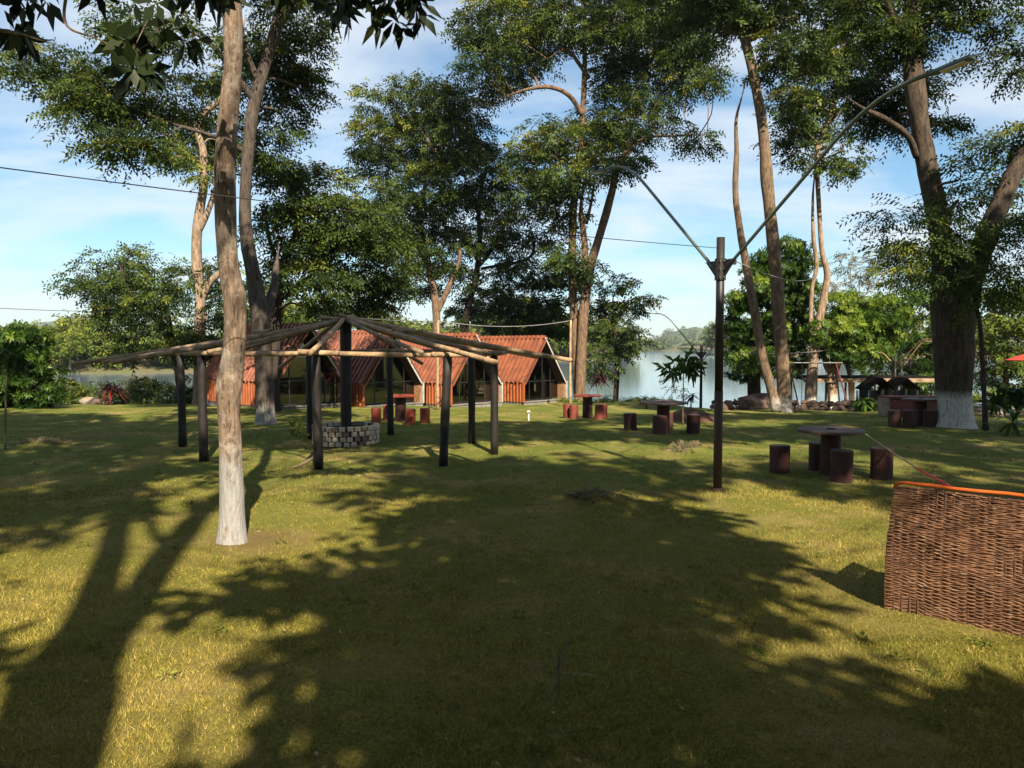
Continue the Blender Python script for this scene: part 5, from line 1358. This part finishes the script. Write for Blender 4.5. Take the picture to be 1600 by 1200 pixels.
mb.tube(pts, [0.011, 0.014] + [0.015] * (len(pts) - 2), n=8).build('top_edging', 'orange_cushion', WS, smooth=True)

# rope from the table to behind the seat
a, b_ = at(1345, 673, 14.3), at(1432, 731, 10.9)
e = at(1488, 762, 8.9)
T = thing('guy_rope', 'taut tan rope with a red end, slanting from the near table to the woven seat', 'rope', a)
MB().tube([Vector((0, 0, 0)), (b_ - a) * 0.5 - Vector((0, 0, .01)), b_ - a], 0.011, n=6).build('rope', 'rope_tan', T)
MB().tube([b_ - a, e - a], 0.017, n=6).build('red_sleeve', 'ribbon_red', T)

# ------------------------------------------------------------------ plants
def strap_plant(name, label, P, h, nl, ll, lw, leafm, seed, group=None, stems=1, cat='plant', droop=0.9, up=0.7, sr=0.018, m_stem='stem_green'):
    """cane with a head of long strap leaves"""
    rng = np.random.default_rng(seed)
    T = thing(name, label, cat, P, group=group)
    Vs, Fs, vr = [], [], []; base = 0
    for s in range(stems):
        a = rng.uniform(0, 6.28); tip = np.array([math.cos(a), math.sin(a), 0]) * (0.12 * h * (stems > 1) * rng.uniform(.5, 1.5)) + np.array([0, 0, h * rng.uniform(0.75, 1.05)])
        MB().tube([(0, 0, -0.05), tuple(tip * 0.5 + rng.normal(0, .01, 3)), tuple(tip)], [sr, sr * .85, sr * .6], n=6).build('stem', m_stem, T, smooth=True)
        for i in range(nl):
            az = i * 2.4 + rng.uniform(-.3, .3); el = up * (1 - 1.6 * i / nl) + rng.uniform(-.15, .15)
            d0 = np.array([math.cos(az) * math.cos(el), math.sin(az) * math.cos(el), math.sin(el)])
            L_ = ll * rng.uniform(.75, 1.15); k = 5
            side = norm(np.cross(d0, [0, 0, 1.0])[None])[0]
            p0 = tip * (1 - 0.25 * rng.random() * i / nl); tone = np.clip(rng.normal(.45, .22), 0, 1)
            for j in range(k + 1):
                t = j / k
                c = p0 + d0 * (L_ * t) + np.array([0, 0, -droop * L_ * 0.5 * t * t])
                wv = lw * (0.25 + 1.9 * t) * (1 - t) ** 0.8 * 1.1 + 0.002
                Vs.append(c - side * wv * .5); Vs.append(c + side * wv * .5); vr += [tone, tone]
            for j in range(k):
                b0 = base + 2 * j; Fs.append((b0, b0 + 1, b0 + 3, b0 + 2))
            base += 2 * (k + 1)
    np_mesh('leaves', np.array(Vs), np.array(Fs), leafm, T, var=np.array(vr))
    return T
def gpd(px, D):
    x = at(px, 600, D).x
    return Vector((x, D, gz1(x, D)))
strap_plant('cordyline', 'dark red strap-leaved plant on the left shore beside the leaning tree', gpd(178, 33), 0.95, 26, 0.75, 0.10, 'leaf_red', 1, 'strap-leaved cordylines', stems=3)
strap_plant('cordyline', 'red strap-leaved plant against the second cabin\'s orange wall', gpd(524, 29.5), 1.45, 16, 0.60, 0.09, 'leaf_red', 2, 'strap-leaved cordylines')
strap_plant('cordyline', 'purple-black strap-leaved plant beside the many-stemmed tree', gpd(935, 35.0), 1.55, 26, 0.6, 0.09, 'leaf_purple', 3, 'strap-leaved cordylines', stems=3)
strap_plant('cordyline', 'small purple plant right of the thin sapling, before the lake', gpd(1080, 34.5), 0.55, 22, 0.42, 0.09, 'leaf_purple', 4, 'strap-leaved cordylines', stems=2)
strap_plant('cordyline', 'small red plant growing beside the orange-red table', gpd(689, 24.5), 0.75, 14, 0.30, 0.06, 'leaf_red', 5, 'strap-leaved cordylines', stems=2)
strap_plant('cordyline', 'small dark plant left of the lakeside table', gpd(1010, 33.5), 0.55, 16, 0.4, 0.09, 'leaf_purple', 6, 'strap-leaved cordylines', stems=2)
strap_plant('palm_seedling', 'thin pale palm seedling in the dark foreground grass', gp(872, 1090), 0.17, 10, 0.28, 0.018, 'leaf_pale', 9, up=1.45, droop=0.35, sr=0.005)
strap_plant('grass_clump', 'tall strap-leaved clump at the right edge beyond the massive trunk', gpd(1585, 19.0), 0.35, 16, 0.8, 0.14, 'leaf_mango', 10, up=1.1, droop=0.8, cat='plant')
strap_plant('leafy_shrub', 'dark broad-leaved shrub by the terrace wall below the pale slender tree', gpd(1352, 30.5), 0.5, 22, 0.6, 0.16, 'leaf_mango', 11, stems=3)

def sapling(name, label, P, h, clumps, leafm, mode, seed, r=0.02, m_st='pole_wood', lean=0.0, **kw):
    st = [(P.x, P.y, P.z - .05, r), (P.x + lean * .4, P.y, P.z + h * .5, r * .8), (P.x + lean, P.y, P.z + h, r * .5)]
    cl = [((P.x + dx, P.y + dy, P.z + dz), (a_, a_, c_), b_) for (dx, dy, dz, a_, c_, b_) in clumps]
    return build_tree(name, label, [st], cl, m_st, leafm, mode, seed=seed, cat='sapling', trunk_n=7, jit=0.05, br=r * .6, twigs=1, **kw)
P = gp(1067, 663)
sapling('sapling', 'thin pale sapling with an umbrella of drooping leaves before the lake', P, 1.75, [(0, 0, 1.85, .42, .22, 0), (-.28, 0, 1.7, .22, .2, 0), (.28, 0, 1.72, .22, .2, 0)], 'leaf_mango', 'rosette', 81, leaf=(0.42, 0.10), m=6, cover=1.6, r=0.022, yellow=0.0)
P = gpd(1050, 35.5)
sapling('sapling', 'wispy seedling just left of the umbrella-leaved sapling', P, 1.3, [(0, 0, 1.1, .35, .45, 0), (.15, 0, .7, .3, .3, 0)], 'leaf_feather', 'frond', 82, leaf=(0.12, 0.05), cover=0.5, m=8, L=.4, r=0.012, m_st='stem_green')
P = gp(472, 700)
sapling('sapling', 'small yellow-leaved seedling at the shelter\'s front post', P, .62, [(0.0, 0, .58, .16, .14, .3), (-.12, 0, .4, .12, .1, .1), (.05, 0, .25, .08, .08, .1)], 'leaf_bright', 'rosette', 83, leaf=(0.11, 0.06), m=4, cover=0.8, r=0.010, m_st='stem_green', lean=-.1, yellow=.4)
P = gp(8, 702)
sapling('sapling', 'tall thin sapling at the left edge of the lawn', P, 2.1, [(0.02, 0, 2.1, .35, .2, .1), (.1, 0, 1.9, .3, .15, .1), (-.2, 0, 2.05, .3, .18, 0)], 'leaf_mango', 'rosette', 84, leaf=(0.3, 0.09), m=6, cover=1.1, r=0.022, m_st='stem_green', lean=.12)
P = gpd(1590, 22)
sapling('sapling', 'broad-leaved young plant at the right edge near the massive trunk', P, 1.2, [(0, 0, 1.1, .5, .35, 0), (-.5, 0, .75, .4, .3, -.1), (.4, 0, .8, .4, .3, -.1)], 'leaf_mango', 'rosette', 85, leaf=(0.42, 0.15), m=6, cover=1.2, r=0.025, m_st='stem_green')
P = gpd(1575, 40)
sapling('leafy_shrub', 'bright leafy shrub below the red parasol', P, 1.0, [(0, 0, 1.2, .9, .6, .1), (-1.0, 0, .9, .8, .5, .1), (1.0, 0, 1.0, .9, .6, 0)], 'leaf_bright', 'rosette', 86, leaf=(0.32, 0.12), m=6, cover=1.4, r=0.03, m_st='stem_green')
# low undergrowth on the banks
rng = np.random.default_rng(9)
def undergrowth(name, label, pts, leafm, seed, mode='frond', **kw):
    V, var, _ = crown_mesh([((x, y, gz1(x, y) + h * 0.45), (r_, r_, h * 0.55), 0.0) for (x, y, r_, h) in pts], mode, np.random.default_rng(seed), **kw)
    return tag(np_mesh(name, V, quads(len(V) // 4), leafm, var=var), label, 'undergrowth', kind='stuff')
undergrowth('undergrowth', 'low dark undergrowth along the left shore', [(x, 35.0 + rng.uniform(-.5, 2.2), rng.uniform(.5, 1.0), rng.uniform(.5, 1.9)) for x in np.arange(-26, -11, 0.55)], 'leaf_far', 91, leaf=(0.18, 0.07), cover=1.6, L=.4, m=8)
undergrowth('undergrowth', 'low brush below the terrace by the water', [(x, 41 + rng.uniform(-1, 3), rng.uniform(.5, .9), rng.uniform(.3, .7)) for x in np.arange(13, 27, 0.9)], 'leaf_feather', 92, leaf=(0.2, 0.08), cover=1.4, L=.4, m=8)
undergrowth('tall_grass', 'rough grass along the lake edge of the lawn', [(x, 37.9 + rng.uniform(-.3, .5), rng.uniform(.3, .6), rng.uniform(.12, .3)) for x in np.arange(2.2, 9.5, 0.4)], 'leaf_bright', 93, leaf=(0.16, 0.03), cover=1.4, L=.2, m=6)
undergrowth('undergrowth', 'dark undergrowth behind the cabins', [(x, np.interp(x, [-14, 1], [37.5, 45.5]) + rng.uniform(0, 1.5), rng.uniform(.7, 1.2), rng.uniform(.9, 2.0)) for x in np.arange(-14, 2.2, 1.0)], 'leaf_feather', 94, leaf=(0.2, 0.08), cover=1.6, L=.5, m=8)

# ------------------------------------------------------------------ stones, mounds, debris
def rock(P, s, m, seed, parent=None, name='stone'):
    rg = np.random.default_rng(seed); V, F = [], []
    n, k = 9, 6
    for j in range(k + 1):
        th = math.pi * j / k
        for i in range(n):
            a = 2 * math.pi * i / n
            d_ = Vector((math.sin(th) * math.cos(a), math.sin(th) * math.sin(a), math.cos(th)))
            q = 1 + 0.32 * mnoise.noise(d_ * 1.6 + Vector((seed * 3.1, 0, 0))) + .12 * mnoise.noise(d_ * 4 + Vector((0, seed, 0)))
            V.append(Vector((d_.x * s[0], d_.y * s[1], d_.z * s[2])) * q)
    for j in range(k):
        for i in range(n):
            i2 = (i + 1) % n
            F.append((j * n + i, (j + 1) * n + i, (j + 1) * n + i2, j * n + i2))
    o = MB().add(V, F).build(name, m, parent, smooth=False)
    o.location = P
    return o
# dry-laid wall holding the lawn above the lower terrace
edge_pts = [(9.2, 33.6), (10.5, 33.1), (12, 32.7), (13.5, 32.3), (15.2, 31.9), (17, 31.5)]
W_ = thing('stone_wall', 'low dark dry-stone edging between the twin trunks and the terrace', 'wall', (9.2, 33.6, gz1(9.2, 33.2)))
rg = random.Random(8)
Ploc = Vector(W_.location)
x_ = 9.0; i = 0
while x_ < 17.2:
    y_ = np.interp(x_, [p[0] for p in edge_pts], [p[1] for p in edge_pts])
    for c in range(2):
        s = rg.uniform(0.13, 0.24)
        rock(Vector((x_ + rg.uniform(-.1, .1), y_ - 0.15 + rg.uniform(-.12, .12), gz1(x_, y_ - .3) + 0.05 + c * 0.22)) - Ploc, (s * 1.2, s, s * .75), 'stone', i, W_); i += 1
    x_ += rg.uniform(0.28, 0.40)
P = gpd(1186, 33.2); tag(rock(P + Vector((0, 0, .30)), (0.85, 0.6, 0.62), 'stone', 55, name='boulder'), 'large dark rounded boulder behind the twin trunks', 'boulder')
P = gpd(1148, 33.6); tag(rock(P + Vector((0, 0, .12)), (0.75, 0.5, 0.26), 'stone', 56, name='boulder'), 'flat reddish boulder left of the twin trunks, at the lake edge', 'boulder')
P = gpd(1130, 32.6); tag(rock(P + Vector((0, 0, .10)), (0.55, 0.4, 0.22), 'stone', 57, name='boulder'), 'low dark stone nearest the lamp pole on the lawn\'s lake edge', 'boulder')
P = gp(1078, 655)
V, F = [], []
n = 22
for j in range(9):
    r_ = j / 8
    for k in range(n):
        a = 2 * math.pi * k / n; q = 1 + .16 * mnoise.noise(Vector((math.cos(a) * 2, math.sin(a) * 2, 3.3)))
        x_, y_ = r_ * 1.15 * q * math.cos(a), r_ * .8 * q * math.sin(a)
        V.append((x_, y_, 0.34 * math.cos(r_ * math.pi / 2) ** 1.2 + .04 * mnoise.noise(Vector((x_ * 5, y_ * 5, 1))) - 0.06 * r_))
for j in range(8):
    for k in range(n): F.append((j * n + k, (j + 1) * n + k, (j + 1) * n + (k + 1) % n, j * n + (k + 1) % n))
o = MB().add(V, F).build('soil_heap', 'soil_red', None, smooth=True); o.location = P; tag(o, 'heap of reddish soil behind the lakeside table', 'soil heap')
for (px, D_, s, lab) in ((56, 32, (.22, .18, .2), 'pale square stone on the far left lawn'), (140, 33.5, (.5, .25, .2), 'long pale stone lying on the left shore'), (162, 33.2, (.22, .2, .16), 'round pale stone beside the long one on the left shore')):
    P = gpd(px, D_); tag(rock(P + Vector((0, 0, s[2] * .5)), s, 'stone_pale', px, name='pale_stone'), lab, 'stone')
P = gp(826, 657)
T = thing('water_tap', 'tiny white standpipe on the grass before the rightmost cabin', 'standpipe', P)
MB().tube([(0, 0, -.05), (0, 0, .30)], .022, n=8).build('pipe', 'white_paint', T); MB().box((0, -.03, .30), (.09, .12, .04)).build('tap', 'white_paint', T)

# debris of cut branches right of the massive trunk
P = gpd(1560, 26.5)
Tb = thing('branch_pile', 'pile of pale dead branches right of the massive trunk', 'brush pile', P)
for i in range(34):
    a = rg.uniform(-.5, .5) + (math.pi if rg.random() < .5 else 0); l_ = rg.uniform(.6, 1.5); c = Vector((rg.uniform(-.8, .9), rg.uniform(-.3, .5), rg.uniform(.05, .42)))
    d_ = Vector((math.cos(a), math.sin(a), rg.uniform(-.2, .25))) * l_ * .5
    MB().tube([c - d_, c + Vector((0, 0, .04)), c + d_], [.035, .03, .012], n=5).build('dead_branch', 'dead_wood', Tb)

# ------------------------------------------------------------------ the lower terrace at right
mat('terrace_roof', (0.012, 0.010, 0.009), (0.008, 0.007, 0.006), scale=4, rough=1.0, spec=0.05)
Dt = 37.5
def tp(px, py, D_=Dt): return at(px, py, D_)
a, b_ = tp(1248, 592), tp(1466, 589)
o3 = Vector((a.x, Dt, gz1(a.x, Dt)))
T = thing('open_roof', 'low flat open roof on thin posts at the water behind the sunlit mango', 'shelter', o3)
zr_ = a.z - o3.z
for i in range(5):
    y_ = -0.5 + i * 0.55
    MB().box(((b_.x - a.x) / 2, y_, zr_ + .02 * i), (b_.x - a.x, 0.50, 0.07)).build('roof_board', 'terrace_roof' if i else 'pole_wood', T)
MB().box(((b_.x - a.x) / 2, -0.78, zr_ - .05), (b_.x - a.x + .1, 0.05, 0.16)).build('fascia', 'pole_wood_grey', T)
for i, px in enumerate((1256, 1313, 1358, 1405, 1462)):
    x_ = at(px, 600, Dt).x - a.x
    for y_ in (-0.6, 1.7):
        MB().tube([(x_, y_, -.5), (x_, y_, zr_ - .04)], .055, n=7).build('post', 'post_black', T)
# two small dark gabled frames
for (px, D_, lab) in ((1376, 31.5, 'small black gabled frame left of the brick counter, on the terrace edge'), (1415, 31.8, 'small black gabled frame directly behind the brick counter')):
    P = gpd(px, D_)
    T = thing('gabled_frame', lab, 'frame', P, group='small gabled frames')
    zt, ze, hw = at(px, 592, D_).z - P.z, at(px, 606, D_).z - P.z, 0.42
    for s in (-1, 1):
        for y_ in (0, .9):
            MB().box((s * hw * .92, y_, ze / 2 - .1), (.12, .12, ze + .2)).build('post', 'post_black', T)
        V = [(s * (hw + .16), -.15, ze - .10), (s * (hw + .16), 1.05, ze - .10), (0, 1.05, zt), (0, -.15, zt)]
        MB().add(V + [(v[0], v[1], v[2] + .05) for v in V], [(0, 1, 2, 3), (7, 6, 5, 4), (0, 4, 5, 1), (1, 5, 6, 2), (2, 6, 7, 3), (3, 7, 4, 0)]).build('roof_slope', 'terrace_roof', T)
        MB().box((s * hw * .45, .92, ze * .45), (hw * .6, .04, ze * .8)).build('back_board', 'dark_frame', T)
    MB().box((0, .45, .42), (hw * 1.7, .8, .06)).build('bench_board', 'dark_frame', T)
# brick counter
P = gpd(1390, 26.8); Q = gpd(1470, 26.8)
wd_ = Q.x - P.x; hh = at(1400, 622, 26.8).z - P.z
T = thing('brick_counter', 'low red brick counter standing left of the massive trunk', 'counter', P)
MB().box((wd_ / 2, .35, hh / 2 - .05), (wd_ - .03, .66, hh - .02)).build('core', 'mortar', T)
bk = MB(); nr = int(hh / .105)
for r_ in range(nr):
    x_ = -(r_ % 2) * .11
    while x_ < wd_:
        x0, x1 = max(x_, 0), min(x_ + .205, wd_)
        if x1 - x0 > .04: bk.box(((x0 + x1) / 2, .012 + rg.uniform(0, .012), r_ * .105 + .05), (x1 - x0, .05, .088))
        x_ += .22
o = bk.build('bricks', 'brick_red', T); o['kind'] = 'stuff'
MB().box((-.02, .35, hh / 2), (.07, .74, hh - .03)).build('end_face', 'stone_pale', T)
MB().box((wd_ / 2, .35, hh + .02), (wd_ + .12, .80, .06)).build('slab', 'brick_red', T)
# swing frame
a = gpd(1290, 35.5); zt = at(1290, 567, 35.5).z - a.z
T = thing('swing_frame', 'dark swing frame with slanting red-tipped legs behind the pale slender tree', 'swing', a)
Lb = 2.6
MB().tube([(-1.9, 0, zt), (.75, 0, zt)], .035, n=8).build('top_bar', 'dark_frame', T)
for x_ in (-1.7, .45):
    for s in (-1, 1):
        foot = Vector((x_ + (.75 if x_ > 0 else .55), s * .8, -.6)); head = Vector((x_, 0, zt))
        mid = head.lerp(foot, .55)
        MB().tube([head, mid], .034, n=7).build('leg', 'dark_frame' if s > 0 else 'swing_red', T)
        MB().tube([mid, foot], .036, n=7).build('leg_foot', 'swing_red' if s > 0 else 'dark_frame', T)
for x_ in (-1.3, -.2):
    for s in (-.2, .2): MB().tube([(x_ + s, 0, zt), (x_ + s, 0, .55)], .012, n=5).build('chain', 'dark_frame', T)
    MB().box((x_, 0, .53), (.46, .22, .04)).build('seat', 'yellow_paint', T)
# red low barrier behind the trunks
a = gpd(1232, 35.0)
T = thing('red_barrier', 'low dark red boarded barrier between the twin trunks and the pale tree', 'barrier', a)
for i in range(5):
    MB().box((.26 * i, 0, .45 + .03 * math.sin(i * 2)), (.24, .05, .9)).build('board', 'red_concrete', T)
MB().box((.5, -.04, .78), (1.3, .03, .07)).build('rail', 'swing_red', T)
# short fence stakes on the terrace
for i, px in enumerate((1296, 1340, 1376, 1456, 1538)):
    D_ = 34.0
    P = gpd(px, D_); zt = at(px, 610, D_).z
    o = log((P.x, P.y, P.z - .1), (P.x + .02, P.y, max(zt, P.z + .5)), .05, .045, 'stake', 'post_black', None, (0, 0, 0), px)
    tag(o, ('dark stake at the foot of the white mango trunk', 'dark stake right of the white mango trunk', 'dark stake beside the left gabled frame', 'dark stake against the left side of the massive trunk', 'dark stake on the sand right of the massive trunk')[i], 'stake', 'dark stakes')
# pale sand, low orange wall, red parasol at the right edge
mb = MB(); P = gpd(1570, 38)
V, F = [], []
for i in range(25):
    t = i / 24; x_ = 14.5 + t * 22
    for j in range(7):
        y_ = 35.0 + j * 1.2 + .5 * math.sin(i * 1.1); V.append((x_, y_, gz1(x_, y_) + .03 + .02 * math.sin(i * 2.3 + j)))
for i in range(24):
    for j in range(6): F.append((i * 7 + j, i * 7 + 7 + j, i * 7 + 8 + j, i * 7 + j + 1))
o = mb.add(V, F).build('sand', 'sand', smooth=True); o['kind'] = 'structure'
P = gpd(1540, 36.5)
T = thing('low_wall', 'low orange wall with a pale top on the sand right of the massive trunk', 'wall', P)
MB().box((.6, 0, .22), (2.2, .28, .60)).build('wall_face', 'orange_sunlit_red', T); MB().box((.6, 0, .56), (2.3, .36, .07)).build('coping', 'stone_pale', T)
P = gpd(1616, 33)
T = thing('parasol', 'red parasol at the right edge of the picture', 'parasol', P)
zc = at(1610, 548, 33).z - P.z; rr_ = 1.1; n = 10
MB().tube([(0, 0, -.1), (0, 0, zc)], .03, n=8).build('pole', 'pole_wood', T)
V = [(0, 0, zc)]; 
for k in range(n): V.append((rr_ * math.cos(2 * math.pi * k / n), rr_ * math.sin(2 * math.pi * k / n), zc - .40))
V2 = [(v[0] * .98, v[1] * .98, v[2] - .03) for v in V]
F = [(0, 1 + k, 1 + (k + 1) % n) for k in range(n)] + [(n + 1, n + 2 + (k + 1) % n, n + 2 + k) for k in range(n)] + [(1 + k, n + 2 + k, n + 2 + (k + 1) % n, 1 + (k + 1) % n) for k in range(n)]
MB().add(V + V2, F).build('canopy', 'parasol_red', T)
for k in range(n): MB().tube([(0, 0, zc - .06), (rr_ * .97 * math.cos(2 * math.pi * k / n), rr_ * .97 * math.sin(2 * math.pi * k / n), zc - .61)], .01, n=4).build('rib', 'dark_frame', T)

# ------------------------------------------------------------------ the air over the water
hz, hn, hl, hb_ = new_mat('haze_air')
hn.remove(hb_)
pv = hn.new('ShaderNodeVolumePrincipled')
pv.inputs['Color'].default_value = (0.80, 0.88, 0.96, 1)
pv.inputs['Density'].default_value = 0.00018
pv.inputs['Anisotropy'].default_value = 0.2
hl.new(pv.outputs[0], hn['Material Output'].inputs['Volume'])
o = MB().box((0, 1700, 58), (5600, 3700, 130)).build('haze', 'haze_air')
o['kind'] = 'stuff'
